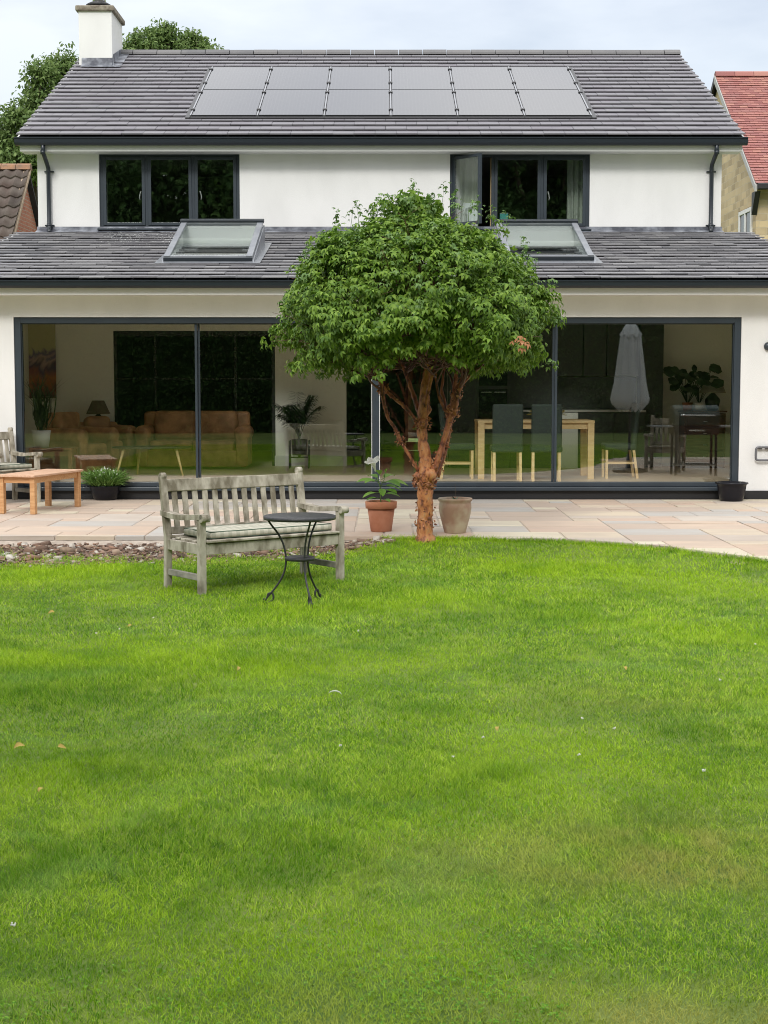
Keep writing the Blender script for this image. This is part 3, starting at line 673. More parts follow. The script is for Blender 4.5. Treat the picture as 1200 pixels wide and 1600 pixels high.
def panels():
    mp = panel_mat(); mf = mat('panel_edge_trim', (.02, .02, .022), .4); ma = mat('panel_rail', (.35, .36, .38), .35, metal=.8)
    def onroof(px, py):     # point of the roof plane under a pixel
        lo, hi = 24.3, 31
        for _ in range(50):
            m_ = (lo+hi)/2; p = W(px, py, m_)
            if p.z > ZUE+SU*(m_-24.42)+.03: lo = m_
            else: hi = m_
        return p
    bl, br, tl, tr = onroof(298, 185), onroof(922, 184), onroof(332, 109), onroof(888, 108.5)
    x0 = (bl.x+tl.x)/2; x1 = (br.x+tr.x)/2; y0 = (bl.y+br.y)/2; y1 = (tl.y+tr.y)/2
    s0 = (y0-24.42)/ud.y; s1 = (y1-24.42)/ud.y; rot = Matrix((Vector((1, 0, 0)), ud, un)).transposed(); w = (x1-x0)/6; hh = (s1-s0)/2
    org = Vector((0, 24.42, ZUE))
    # dark flashing tray round the array
    mb = MB(); 
    for (xc, sc_, dx, ds) in ((x0-.045, (s0+s1)/2, .07, s1-s0+.16), (x1+.045, (s0+s1)/2, .07, s1-s0+.16), ((x0+x1)/2, s0-.045, x1-x0+.01, .07), ((x0+x1)/2, s1+.045, x1-x0+.01, .07)):
        mb.box(org+Vector((xc, 0, 0))+ud*sc_+un*.045, (dx, ds, .03), rot)
    mb.build('panel_tray', mf, up_roof, world=True)
    for r_ in range(2):
        for c in range(6):
            ctr = org+Vector((x0+w*(c+.5), 0, 0))+ud*(s0+hh*(r_+.5))+un*.075
            mb = MB(); W_, H_ = w-.035, hh-.014; t = .012
            mb.box(Vector((0, 0, -.022)), (W_, H_, .04))
            p = mb.build('solar_panel', mf, house); p.matrix_local = Matrix.Translation(ctr-Vector((0, YF, 0))) @ rot.to_4x4(); 
            mb = MB(); mb.box(Vector((0, 0, .001)), (W_-.016, H_-.016, .006)); g = mb.build('cell_glass', mp, p)
            g.rotation_euler = (random.uniform(-.0025, .0025), random.uniform(-.002, .002), 0)
    for c in range(7):
        mb = MB(); X = x0+w*c
        mb.box(org+Vector((X, 0, 0))+ud*(s0+s1)*.5+un*.058, (.022, s1-s0+.02, .05), rot)
        o = mb.build('panel_rail', ma, up_roof, world=True)
        for f in (.06, .36, .56, .9):
            mb = MB(); mb.box(org+Vector((X, 0, 0))+ud*(s0+(s1-s0)*(1-f))+un*.085, (.07, .075, .028), rot, bev=.006, seg=1)
            mb.build('panel_clamp', mf, up_roof, world=True)
panels()

# skylights --------------------------------------------------------
def skylight(pbl, pbr, ptl, ptr):
    yb, yt = 20.98, 22.9
    a = W(*pbl, yb); b = W(*pbr, yb); c = W(*ptl, yt); d = W(*ptr, yt)
    x0 = (a.x+c.x)/2; x1 = (b.x+d.x)/2; zb = (a.z+b.z)/2; zt = (c.z+d.z)/2
    def rz_(y): return ZE+SL*(y-19.6)+.03
    v = Vector((0, yt-yb, zt-zb)); L = v.length; v.normalize(); n = Vector((0, -v.z, v.y)); rot = Matrix((Vector((1, 0, 0)), v, n)).transposed(); O = Vector((0, yb, zb))
    f = .085
    mb = MB()
    for x in (x0+f/2, x1-f/2): mb.box(O+Vector((x, 0, 0))+v*L/2, (f, L, .05), rot, bev=.006)
    mb.box(O+Vector(((x0+x1)/2, 0, 0))+v*(f*.3)-n*.008, (x1-x0-2*f, f*.6, .045), rot)
    mb.box(O+Vector(((x0+x1)/2, 0, 0))+v*(L-f*.35), (x1-x0-2*f, f*.7, .045), rot)
    sk = mb.build('skylight', M_FLASH, low_roof, world=True)
    mb = MB(); mb.box(O+Vector(((x0+x1)/2, 0, 0))+v*(L-.01)+n*.035, (x1-x0+.03, .10, .05), rot, bev=.012)
    mb.build('hood_cover', M_GUT, sk, world=True)
    mb = MB(); mb.box(O+Vector(((x0+x1)/2, -.02, -.035)), (x1-x0, .04, .07), rot, bev=.005); mb.build('bottom_cover', M_GUT, sk, world=True)
    mb = MB(); mb.box(O+Vector(((x0+x1)/2, 0, 0))+v*L/2+n*.006, (x1-x0-2*f, L-f*1.2, .012), rot); mb.build('glass_pane', GLASS_SKY, sk, world=True)
    mb = MB(); q = .03       # plastered light shaft from the ceiling up to the frame
    za_, zb2 = zb-.045, zt-.045
    P_ = [(yb+.05, 2.745), (yt-.05, 2.745), (yt-.05, zb2), (yb+.05, za_)]
    A_ = [(x0+.03, y, z) for y, z in P_]; B_ = [(x1-.03, y, z) for y, z in P_]
    mb.poly(A_); mb.poly(B_[::-1]); mb.poly([A_[1], B_[1], B_[2], A_[2]]); mb.poly([A_[0], A_[3], B_[3], B_[0]])
    bmesh.ops.remove_doubles(mb.bm, verts=mb.bm.verts, dist=.0005); bmesh.ops.solidify(mb.bm, geom=mb.bm.faces[:], thickness=.01)
    mb.build('light_shaft', mat('shaft_plaster', (.84, .86, .84), .9), sk, world=True)
    mb = MB()     # cheeks, side gutters, apron and rear tray
    for s_, x in ((-1, x0), (1, x1)):
        mb.prism([(x-(.02 if s_ < 0 else 0), yb, zb-.03), (x-(.02 if s_ < 0 else 0), yt, zt-.03), (x-(.02 if s_ < 0 else 0), yt+.05, rz_(yt+.05)), (x-(.02 if s_ < 0 else 0), yb-.05, rz_(yb-.05))], (.02, 0, 0))
        xs_ = (x, x+s_*.11); mb.poly([(xs_[0], yb-.12, rz_(yb-.12)+.012), (xs_[1], yb-.12, rz_(yb-.12)+.012), (xs_[1], yt+.25, rz_(yt+.25)+.012), (xs_[0], yt+.25, rz_(yt+.25)+.012)])
    mb.poly([(x0, yb-.12, rz_(yb-.12)+.012), (x1, yb-.12, rz_(yb-.12)+.012), (x1, yb-.02, zb-.05), (x0, yb-.02, zb-.05)])
    mb.poly([(x0, yt+.25, rz_(yt+.25)+.012), (x1, yt+.25, rz_(yt+.25)+.012), (x1, yt, zt-.05), (x0, yt, zt-.05)])
    mb.build('flashing', M_FLASH, sk, world=True)
GLASS_SKY = glass_mat('skylight_glass', .06, (.965, .985, .978))
skylight((258, 402), (397, 402.5), (281.5, 348.5), (409, 349))
skylight((787, 400), (925, 402), (777, 349), (904, 349.5))

# sliding doors ----------------------------------------------------
def sliding_door():
    yf = YF+.02; fr = .085
    mb = MB()
    top = DZ1; bot = DZ0
    for x in (DX0+fr/2, DX1-fr/2): mb.box((x, yf+.075, (top+.005+.11)/2), (fr, .15, top-.115), bev=.004)
    mb.box(((DX0+DX1)/2, yf+.075, top-.04), (DX1-DX0-2*fr, .15, .075), bev=.004)
    mb.box(((DX0+DX1)/2, yf+.045, .135), (DX1-DX0, .21, .05), bev=.006)       # lower sill section
    mb.box(((DX0+DX1)/2, yf+.08, .19), (DX1-DX0-2*fr-.002, .14, .055), bev=.004)
    fr_o = mb.build('sliding_door', M_ANTH, house, world=True)
    mb = MB(); mb.box(((DX0+DX1)/2, yf+.05, .052), (DX1-DX0-.004, .1, .10)); mb.build('drain_recess', M_BLACK, fr_o, world=True)
    zlo = W(600, 753, YF+.05).z; zhi = top-.078
    edges = [DX0+fr, W(308.5, 600, YF+.06).x, W(587, 600, YF+.06).x, W(867, 600, YF+.06).x, DX1-fr]
    for i in range(4):
        a, b = edges[i], edges[i+1]; y = yf+(.055 if i in (0, 3) else .11)
        st = .022; lt = st if i != 0 else .012; 
        mb = MB(); l = a+(0 if i == 0 else -.0); w0 = .03 if i in (1, 2, 3) else .012; w1 = .03 if i in (0, 1, 2) else .012
        if i == 2: w0 = .045
        if i == 1: w1 = .045
        mb.box((a+w0/2, y, (zlo+zhi)/2), (w0-.001, .045, zhi-zlo)); mb.box((b-w1/2, y, (zlo+zhi)/2), (w1-.001, .045, zhi-zlo))
        mb.box(((a+b)/2, y, zlo-.018), (b-a-.002, .045, .036)); mb.box(((a+b)/2, y, zhi-.006), (b-a-w0-w1, .045, .012))
        mb.build('sash_frame', M_ANTH, fr_o, world=True)
        mb = MB(); mb.box(((a+w0+b-w1)/2, y, (zlo+zhi-.012)/2), (b-a-w0-w1, .024, zhi-.012-zlo)); g = mb.build('glass_pane', GLASS, fr_o, world=True)
    # bright brush seals beside the middle meeting stiles
    xm = edges[2]; mb = MB()
    for x in (xm-.051, xm+.051): mb.box((x, yf+.083, (zlo+zhi)/2), (.007, .012, zhi-zlo-.02))
    mb.build('seal', M_WHITE, fr_o, world=True)
sliding_door()

# upper casement windows -------------------------------------------
def casement(win, splits, open_left=False):
    x0, x1, z0, z1 = win; y = YU+.05; f = .055
    mb = MB()
    for x in (x0+f/2, x1-f/2): mb.box((x, y+.035, (z0+z1)/2), (f, .07, z1-z0), bev=.004)
    mb.box(((x0+x1)/2, y+.035, z1-f*.6), (x1-x0-2*f, .07, f*1.2), bev=.003); mb.box(((x0+x1)/2, y+.035, z0+f/2), (x1-x0-2*f, .07, f), bev=.003)
    ms = [W(s, 300, y).x for s in splits]
    for m_ in ms: mb.box((m_, y+.035, (z0+z1)/2), (.045, .068, z1-z0-2*f+.0), bev=.003)
    fr_o = mb.build('window', M_ANTH, house, world=True)
    mb = MB(); mb.box(((x0+x1)/2, YU-.02, z0-.012), (x1-x0+.04, .16, .03), bev=.005); mb.build('sill', M_ANTH, fr_o, world=True)
    eds = [x0+f]+ms+[x1-f]
    for i in range(3):
        a = eds[i]+(.023 if i else .0); b = eds[i+1]-(.023 if i < 2 else 0); za, zb = z0+f, z1-f*1.2; s_ = .05
        opened = open_left and i == 0
        M = Matrix.Identity(4)
        if opened:
            M = Matrix.Translation(Vector((a, y, 0))) @ Matrix.Rotation(R(-47), 4, 'Z') @ Matrix.Translation(Vector((-a, -y, 0)))
        mb = MB(); mb.M = M; yy = y+.012 if not opened else y
        for x in (a+s_/2, b-s_/2): mb.box((x, yy, (za+zb)/2), (s_, .05, zb-za-.004), bev=.004)
        for z in (za+s_/2, zb-s_/2): mb.box(((a+b)/2, yy, z), (b-a-2*s_, .05, s_-.004), bev=.004)
        mb.build('sash_frame', M_ANTH, fr_o, world=True)
        mb = MB(); mb.M = M; mb.box(((a+b)/2, yy, (za+zb)/2), (b-a-2*s_, .02, zb-za-2*s_)); mb.build('glass_pane', GLASS_UP, fr_o, world=True)
        if (i != 1) and not opened:
            mb = MB(); hx = b-s_*.6 if i == 0 else a+s_*.6; d_ = -1 if i == 0 else 1
            zc = (za+zb)/2-.0
            mb.tube([(hx, y+.045, zc+.08), (hx, y+.06, zc+.08)], .014, 8)
            mb.tube([(hx+d_*.045, y+.06, zc+.01), (hx+d_*.062, y+.065, zc-.04), (hx+d_*.07, y+.062, zc-.09), (hx+d_*.062, y+.06, zc-.13)], [.008, .009, .009, .007], 8)
            mb.build('handle', M_WHITE, fr_o, world=True)
    return fr_o
casement(WINL, (229, 302))
wr = casement(WINR, (770, 847), True)
# unpainted timber lining board seen behind the open light
mb = MB(); p = W(769.5, 300, YU+.14); mb.box((p.x-.012, YU+.2, (WINR[2]+WINR[3])/2), (.035, .10, WINR[3]-WINR[2]-.13)); mb.build('timber_lining', M_OAK, wr, world=True)

# interior shell -----------------------------------------------------
FZ = .15; CZ = 2.72; YB = 24.9; YR = 30.2
mb = MB(); mb.box((0, (YF+.2+YR)/2, FZ-.06), (2*XE-.22, YR-YF-.2, .12)); mb.build('floor_boards', M_FLOOR, house, world=True)
mb = MB()
for xa, xb, ya, yb_ in [(-XE+.11, XE-.11, YF+.21, HY0), (-XE+.11, XE-.11, HY1, YR), (-XE+.11, HOLES[0][0], HY0, HY1), (HOLES[0][1], HOLES[1][0], HY0, HY1), (HOLES[1][1], XE-.11, HY0, HY1)]:
    mb.box(((xa+xb)/2, (ya+yb_)/2, CZ+.02), (xb-xa, yb_-ya, .04))
mb.build('ceiling', M_WALL_IN, house, world=True)
def bx(px, py=600, Y=YB): return W(px, py, Y).x
oz = W(300, 517, YB).z
DOOR_L = (bx(178), bx(430), FZ, oz); HALL = (bx(541), bx(700), FZ, oz)
mb = MB(); wall_y(mb, -XE+.11, XE-.11, FZ, CZ, YB, .16, [DOOR_L, HALL]); mb.build('interior_wall', M_WALL_IN, house, world=True)
for s in (-1, 1):
    mb = MB(); mb.box((s*(XE-.115), (YF+.2+YB)/2, (FZ+CZ)/2), (.01, YB-YF-.21, CZ-FZ-.002)); mb.build('interior_wall', M_WALL_IN, house, world=True)
for a, b in ((-XE+.12, DOOR_L[0]-.002), (DOOR_L[1]-.012, HALL[0]+.012)):
    mb = MB(); mb.box(((a+b)/2, YB-.01, FZ+.085), (b-a, .018, .17)); mb.build('skirting', M_WHITE, house, world=True)
# rooms beyond: dark painted back rooms, a hall with a glazed front door
mb = MB(); XR0, XR1 = XU0+.26, XU1-.26; fd = (W(634, 600, YR).x, W(668, 600, YR).x, FZ, W(650, 600, YR).z)
wall_y(mb, XR0, XR1, FZ, CZ, YR, .15, [fd])
for x in (DOOR_L[0]-.6, DOOR_L[1]+.15, HALL[1]+.05): mb.box((x, (YB+.16+YR)/2, (FZ+CZ)/2), (.1, YR-YB-.17, CZ-FZ-.004))
mb.build('rear_room_wall', M_DARKWALL, house, world=True)
mb = MB(); zt_ = W(650, 690, YR).z; mb.box(((fd[0]+fd[1])/2, YR+.07, (FZ+zt_)/2), (fd[1]-fd[0]-.01, .05, zt_-FZ-.01))
xg0, xg1 = W(638, 600, YR).x, W(661, 600, YR).x
for x0_, x1_ in ((fd[0], xg0), (xg1, fd[1])): mb.box(((x0_+x1_)/2, YR+.07, (zt_+fd[3])/2), (x1_-x0_-.006, .05, fd[3]-zt_-.004))
dr = mb.build('front_door', mat('grey_door', (.16, .18, .20), .5), house, world=True)
mb = MB(); mb.box(((xg0+xg1)/2, YR+.07, (zt_+fd[3])/2), (xg1-xg0, .01, fd[3]-zt_-.02)); mb.build('glass_pane', GLASS, dr, world=True)
mb = MB(); a, b = DOOR_L[0], DOOR_L[1]; zs_ = [W(300, 592, YB).z, W(300, 660, YB).z]
for x in (a+.03, bx(243), bx(306), bx(368), b-.03): mb.box((x, YB+.03, (FZ+oz)/2), (.035 if a+.1 < x < b-.1 else .055, .04, oz-FZ-.004))
mb.box(((a+b)/2, YB+.03, oz-.045), (b-a-.12, .045, .085))
for z in zs_[:1]:
    mb.box(((a+b)/2, YB+.03, z), (b-a-.12, .03, .02))
mb.build('crittall_screen', M_BLACK, house, world=True)
# upstairs room box
mb = MB(); mb.box(((XU0+XU1)/2, 26.8, 3.15), (XU1-XU0-.52, 3.3, .1)); mb.box(((XU0+XU1)/2, 28.5, 4.3), (XU1-XU0-.52, .1, 2.2)); mb.box(((XU0+XU1)/2, 26.8, UZ1+.03), (XU1-XU0-.52, 3.3, .05)); mb.box((0, 26.8, 4.3), (.1, 3.3, 2.2))
mb.build('upstairs_room', mat('grey_bedroom_wall', (.22, .22, .20), .9), house, world=True)
# kitchen cupboards
def kitchen():
    k = thing('kitchen_units', 'dark tall kitchen cupboards with an oven, behind the dining table', 'kitchen units', (bx(870), YB-.3, FZ))
    def part(nm, m, boxes, bev=.003):
        mb = MB()
        for (pa, pb, z0, z1, y0, y1) in boxes:
            xa, xb = bx(pa, Y=YB-.6), bx(pb, Y=YB-.6); mb.box(((xa+xb)/2, (y0+y1)/2, (z0+z1)/2), (xb-xa-.006, y1-y0, z1-z0-.004), bev=bev)
        return mb.build(nm, m, k, world=True)
    Y0, Y1 = YB-.60, YB-.02
    part('tall_cupboard', M_KIT, [(702, 744, FZ, CZ-.05, Y0, Y1), (797, 870, FZ+.95, CZ-.05, Y0+.25, Y1)])
    part('oven_housing', M_KIT, [(744, 797, FZ, CZ-.05, Y0, Y1)])
    mw = mat('oven_glass', (.01, .012, .012), .08)
    part('oven', mw, [(748, 793, FZ+.75, FZ+1.25, Y0-.02, Y0), (748, 793, FZ+1.3, FZ+1.65, Y0-.02, Y0)])
    part('oven_handle', M_CHROME, [(751, 768, FZ+1.19, FZ+1.21, Y0-.05, Y0-.02), (772, 790, FZ+1.19, FZ+1.21, Y0-.05, Y0-.02)], .001)
    part('base_cupboard', M_KIT, [(797, 835, FZ, FZ+.88, Y0, Y1), (835, 870, FZ, FZ+.88, Y0, Y1), (905, 960, FZ, FZ+.88, Y0, Y1), (960, 1010, FZ, FZ+.88, Y0, Y1)])
    part('worktop', mat('pale_worktop', (.42, .42, .38), .3), [(797, 1010, FZ+.885, FZ+.92, Y0-.02, Y1)])
    part('range_cooker', mat('cream_enamel', (.65, .66, .60), .3), [(871, 904, FZ, FZ+.88, Y0-.03, Y1)])
    part('wall_cupboard', M_KIT, [(871, 913, FZ+1.45, CZ-.05, Y0+.22, Y1), (914, 950, FZ+1.45, CZ-.05, Y0+.22, Y1), (951, 1000, FZ+1.45, CZ-.05, Y0+.22, Y1)])
    part('backsplash', mat('dark_backsplash', (.05, .055, .05), .3), [(797, 1003, FZ+.925, FZ+1.445, Y1-.02, Y1)])
    part('end_panel', M_KIT, [(1004, 1040, FZ, CZ-.3, Y0+.2, Y1)])
    mbp = MB()
kitchen()

# ------------------------------------------------------------------ neighbouring houses
M_REDTILE = mat('red_clay_tile', (.42, .12, .09), .75, (.30, .09, .07), 3, .2, 40, island=[(.31, .125, .11), (.36, .155, .13), (.27, .105, .095), (.39, .185, .145), (.31, .14, .125)], island_amt=.3)
M_PANTILE = mat('mossy_brown_pantile', (.10, .065, .05), .85, (.15, .13, .11), 3.5, .5, 25, island=[(.075, .056, .048), (.10, .07, .058), (.06, .048, .042)], island_amt=.6)
def masonry(name, c1, c2, c3, mortar, w, h, rough=.9, wcol=.3):
    m = bpy.data.materials.new(name); m.use_nodes = True; nt = m.node_tree; N = nt.nodes; L = nt.links; p = N['Principled BSDF']; p.inputs['Roughness'].default_value = rough
    tc = N.new('ShaderNodeTexCoord'); sp = N.new('ShaderNodeSeparateXYZ'); L.new(tc.outputs['Object'], sp.inputs[0])
    ad = N.new('ShaderNodeMath'); L.new(sp.outputs[0], ad.inputs[0]); L.new(sp.outputs[1], ad.inputs[1])
    cb = N.new('ShaderNodeCombineXYZ'); L.new(ad.outputs[0], cb.inputs[0]); L.new(sp.outputs[2], cb.inputs[1])
    nz0 = N.new('ShaderNodeTexNoise'); nz0.inputs['Scale'].default_value = 3; L.new(cb.outputs[0], nz0.inputs[0])
    va = N.new('ShaderNodeVectorMath'); va.operation = 'MULTIPLY_ADD'; va.inputs[1].default_value = (.05, .04, 0); L.new(nz0.outputs['Color'], va.inputs[0]); L.new(cb.outputs[0], va.inputs[2])
    b = N.new('ShaderNodeTexBrick'); b.inputs['Scale'].default_value = 1; b.inputs['Brick Width'].default_value = w; b.inputs['Row Height'].default_value = h
    b.inputs['Mortar Size'].default_value = .007; b.inputs['Color1'].default_value = (*c1, 1); b.inputs['Color2'].default_value = (*c2, 1); b.inputs['Mortar'].default_value = (*mortar, 1); L.new(va.outputs[0], b.inputs[0])
    nz = N.new('ShaderNodeTexNoise'); nz.inputs['Scale'].default_value = 2.2; nz.inputs['Detail'].default_value = 6; L.new(cb.outputs[0], nz.inputs[0])
    rm = N.new('ShaderNodeMapRange'); rm.inputs[1].default_value = .45; rm.inputs[2].default_value = .65; rm.inputs[4].default_value = .35; L.new(nz.outputs[0], rm.inputs[0])
    mx = N.new('ShaderNodeMix'); mx.data_type = 'RGBA'; L.new(rm.outputs[0], mx.inputs['Factor']); L.new(b.outputs[0], mx.inputs['A']); mx.inputs['B'].default_value = (*c3, 1)
    L.new(mx.outputs['Result'], p.inputs['Base Color']); bp = N.new('ShaderNodeBump'); bp.inputs['Strength'].default_value = .6; bp.inputs['Distance'].default_value = .02
    inv = N.new('ShaderNodeMath'); inv.operation = 'SUBTRACT'; inv.inputs[0].default_value = 1; L.new(b.outputs['Fac'], inv.inputs[1]); L.new(inv.outputs[0], bp.inputs['Height']); L.new(bp.outputs[0], p.inputs['Normal'])
    return m
M_STONE = masonry('cotswold_stone', (.62, .49, .29), (.36, .28, .17), (.60, .50, .33), (.50, .43, .31), .36, .15)
M_STONE_DK = masonry('brown_stone', (.30, .22, .14), (.12, .09, .06), (.26, .2, .13), (.22, .18, .13), .38, .14)
M_BRICK = masonry('orange_brick', (.42, .17, .10), (.33, .12, .075), (.45, .22, .14), (.38, .32, .26), .225, .075)
def house_right():
    yf = 33.0; x = W(1181, 285, yf).x; yr = 37.3; ze = W(1181, 287, yf).z; zr = W(1115, 118, yr).z; L_ = 9
    h = thing('stone_house', 'stone neighbouring house with red clay tile roof beyond the right gable', 'house', (x, yf, 0))
    s = (zr-ze)/(yr-yf); yw0 = yf+.35; yw1 = 2*yr-yw0; xw = x+.10
    mb = MB(); mb.prism([(xw, yw0, 0), (xw, yw1, 0), (xw, yw1, ze+s*.35-.12), (xw, yr, zr-.14), (xw, yw0, ze+s*.35-.12)], (.3, 0, 0)); g = mb.build('gable_wall', M_STONE, h, world=True)
    mb = MB(); mb.box((xw+.30+L_/2, yw0+.14, (ze)/2+.05), (L_, .3, ze+.1)); mb.build('front_wall', M_STONE_DK, h, world=True)
    mb, d, n = tiled_roof('roof', x, x+L_, yf, ze, yr, zr, 46, .19, .014, M_REDTILE, jit=.004); rf = mb.build('roof', M_REDTILE, h, world=True)
    mb = MB(); A = Vector((x+.02, yf+.02, ze)); B = Vector((x+.02, yr, zr)); mb.prism([A-n*.01, B-n*.01, B-n*.06, A-n*.06], (L_, 0, 0))
    mb.prism([(x+.02, yr, zr), (x+.02, 2*yr-yf, ze), (x+.02, 2*yr-yf, ze-.06), (x+.02, yr, zr-.06)], (L_, 0, 0)); mb.build('roof_deck', M_DECK, rf, world=True)
    for (yb_, zb_) in ((yf, ze), (2*yr-yf, ze)):
        mb = MB(); mb.prism([(x-.02, yb_, zb_-.02), (x-.02, yr, zr-.0), (x-.02, yr, zr-.17), (x-.02, yb_, zb_-.16)], (.05, 0, 0)); mb.build('bargeboard', mat('grey_bargeboard', (.42, .42, .40), .6) if yb_ == yf else M_BLACK, rf, world=True)
    mb = MB(); mb.prism([(x, yf+.02, ze-.15), (x, yw0, ze-.15), (x, yw0, ze-.62), (x, yw0-.03, ze-.62)], (.11, 0, 0)); mb.build('eaves_bracket', M_BLACK, h, world=True)
    mb = MB(); mb.box((x+.03+L_/2, yf-.04, ze-.06), (L_, .12, .13), bev=.02); mb.build('gutter', M_BLACK, rf, world=True)
    mb = MB(); xx = x
    prof = [(-.13, -.07), (-.09, .02), (0, .06), (.09, .02), (.13, -.07)]
    while xx < x+L_-.1: mb.prism([(xx+.004, yr+a, zr+.04+b) for a, b in prof], (.44, 0, 0)); xx += .45
    mb.build('ridge_tiles', M_REDTILE, rf, world=True)
    # small white casement in the gable, placed where the photo shows it
    def ong(px, py):
        Y = xw/((px-600)/F_PX); p = W(px, py, Y*1.0); return p.y, p.z
    y1, z1 = ong(1150, 335); y0, z0 = ong(1168, 372); z1 = (z1+ong(1168, 326)[1])/2; z0 = z1-1.25
    mb = MB()
    for y_ in (y0, (y0+y1)/2, y1): mb.box((xw-.01, y_, (z0+z1)/2), (.06, .09, z1-z0), bev=.006)
    for z_ in (z0, z1): mb.box((xw-.01, (y0+y1)/2, z_), (.062, y1-y0+.09, .09), bev=.006)
    wd = mb.build('window', M_WHITE, h, world=True)
    mb = MB(); mb.box((xw-.004, (y0+y1)/2, (z0+z1)/2), (.02, y1-y0-.02, z1-z0-.02)); mb.build('pane', mat('dark_window_glass', (.02, .025, .03), .05, spec=.8), wd, world=True)
    mb = MB(); mb.box((xw-.012, (y0+y1)/2, z1+.10), (.03, y1-y0+.2, .08)); mb.build('lintel', M_STONE, wd, world=True)
house_right()
def house_left():
    yr = 32.0; p = W(47, 264, yr); x = p.x; zr = p.z; s = .95; yf = 29.9; ze = zr-s*(yr-yf)
    h = thing('brick_house', 'brick neighbouring house with mossy brown pantile roof beyond the left gable', 'house', (x, yf, 0))
    xw = x-.12
    mb = MB(); mb.prism([(xw, yf+.25, 0), (xw, 2*yr-yf-.25, 0), (xw, 2*yr-yf-.25, ze+s*.25-.1), (xw, yr, zr-.12), (xw, yf+.25, ze+s*.25-.1)], (-.25, 0, 0)); mb.build('gable_wall', M_BRICK, h, world=True)
    mb = MB(); mb.box((xw-.25-3, yf+.37, ze/2), (6, .22, ze)); mb.build('front_wall', M_BRICK, h, world=True)
    d = Vector((0, yr-yf, zr-ze)); L = d.length; d.normalize(); n = Vector((0, -d.z, d.y)); nc = 9; g = L/nc
    mb = MB(); tw = .23
    for c in range(nc):
        for k in range(26):
            x1 = x-k*tw; cols = []
            jz = random.uniform(0, .008)
            for q in range(7):
                u = q/6; xx = x1-u*tw; hh = .028*math.cos(u*2*math.pi)+.012
                cols.append([mb.bm.verts.new(Vector((xx, yf, ze))+d*(c*g-.02)+n*(hh+.045+jz)), mb.bm.verts.new(Vector((xx, yf, ze))+d*(c*g+g*1.05)+n*(hh+.012)), mb.bm.verts.new(Vector((xx, yf, ze))+d*(c*g-.02)+n*(hh+.012+jz))])
            for a, b in zip(cols, cols[1:]):
                f = mb.bm.faces.new((a[0], a[1], b[1], b[0])); f.smooth = True; mb.bm.faces.new((a[2], a[0], b[0], b[2]))
    rf = mb.build('roof', M_PANTILE, h, world=True)
    mb = MB(); mb.prism([(x-.02, yf, ze), (x-.02, yr, zr), (x-.02, 2*yr-yf, ze), (x-.02, yr, zr-.08)], (-6, 0, 0)); mb.build('roof_deck', M_DECK, rf, world=True)
    mb = MB(); mb.prism([(x+.02, yf, ze-.03), (x+.02, yr, zr+.02), (x+.02, yr, zr-.07), (x+.02, yf, ze-.12)], (-.14, 0, 0)); mb.build('mortar_verge', mat('verge_mortar', (.42, .33, .24), .9), rf, world=True)
    mb = MB(); xx = x+.02
    while xx > x-6: mb.prism([(xx, yr+a, zr+.03+b) for a, b in [(-.12, -.05), (-.08, .04), (0, .08), (.08, .04), (.12, -.05)]], (-.29, 0, 0)); xx -= .3
    mb.build('ridge_tiles', mat('orange_lichened_ridge', (.36, .19, .10), .9, (.2, .13, .09), 6), rf, world=True)
house_left()

# ------------------------------------------------------------------ trees
def limb(mb, a, b, ra, rb, n=6, seg=5, wob=.12, sag=0):
    a = Vector(a); b = Vector(b); L = (b-a).length; pts = []; q = Vector((random.uniform(-1, 1), random.uniform(-1, 1), random.uniform(-.4, .6)))*L*wob
    for i in range(seg+1):
        t = i/seg; pts.append(a.lerp(b, t)+q*math.sin(math.pi*t)+Vector((0, 0, -sag*math.sin(math.pi*t)*L)))
    mb.tube(pts, [ra+(rb-ra)*(i/seg) for i in range(seg+1)], n)
    return pts
def crown_leaves(blobs, n, ls, m, parent, name='crown', wid=.5, shell=.5, tuftn=14, droop=.3, base=None):
    """leaves in small tufts spread through a set of (centre, radius) blobs"""
    vol = np.array([b[1]**2 for b in blobs]); pr = vol/vol.sum(); nt = n//tuftn
    which = rng.choice(len(blobs), nt, p=pr); C = np.array([list(b[0]) for b in blobs])[which]; Rr = np.array([b[1] for b in blobs])[which]
    d = rnd_dirs(nt); d[:, 2] = d[:, 2]*.85+.08; r = Rr*(1-shell*rng.random(nt)**1.6)*(1+.22*rng.normal(size=nt))*(.86+.2*np.sin(d[:, 0]*9+C[:, 0]*3)*np.cos(d[:, 2]*8+C[:, 2]*2))
    T = C+d*r[:, None]; ts = Rr*.10+ls*1.3
    P = np.repeat(T, tuftn, 0)+rng.normal(size=(nt*tuftn, 3))*np.repeat(ts, tuftn)[:, None]*np.array([1, 1, .6])*.55
    out = np.repeat(d, tuftn, 0); dr = unit(out*.7+rnd_dirs(len(P))*.9+np.array([0, 0, -.2])); nr = unit(out*.5+rnd_dirs(len(P))*.6+np.array([0, 0, .9]))
    l = ls*rng.uniform(.6, 1.25, len(P)); V, q, t = leaf_mesh(P, dr, nr, l, l*wid, .18, droop)
    if base is not None: V = V-np.array(base)
    return np_mesh(name, V, q, t, m, parent)
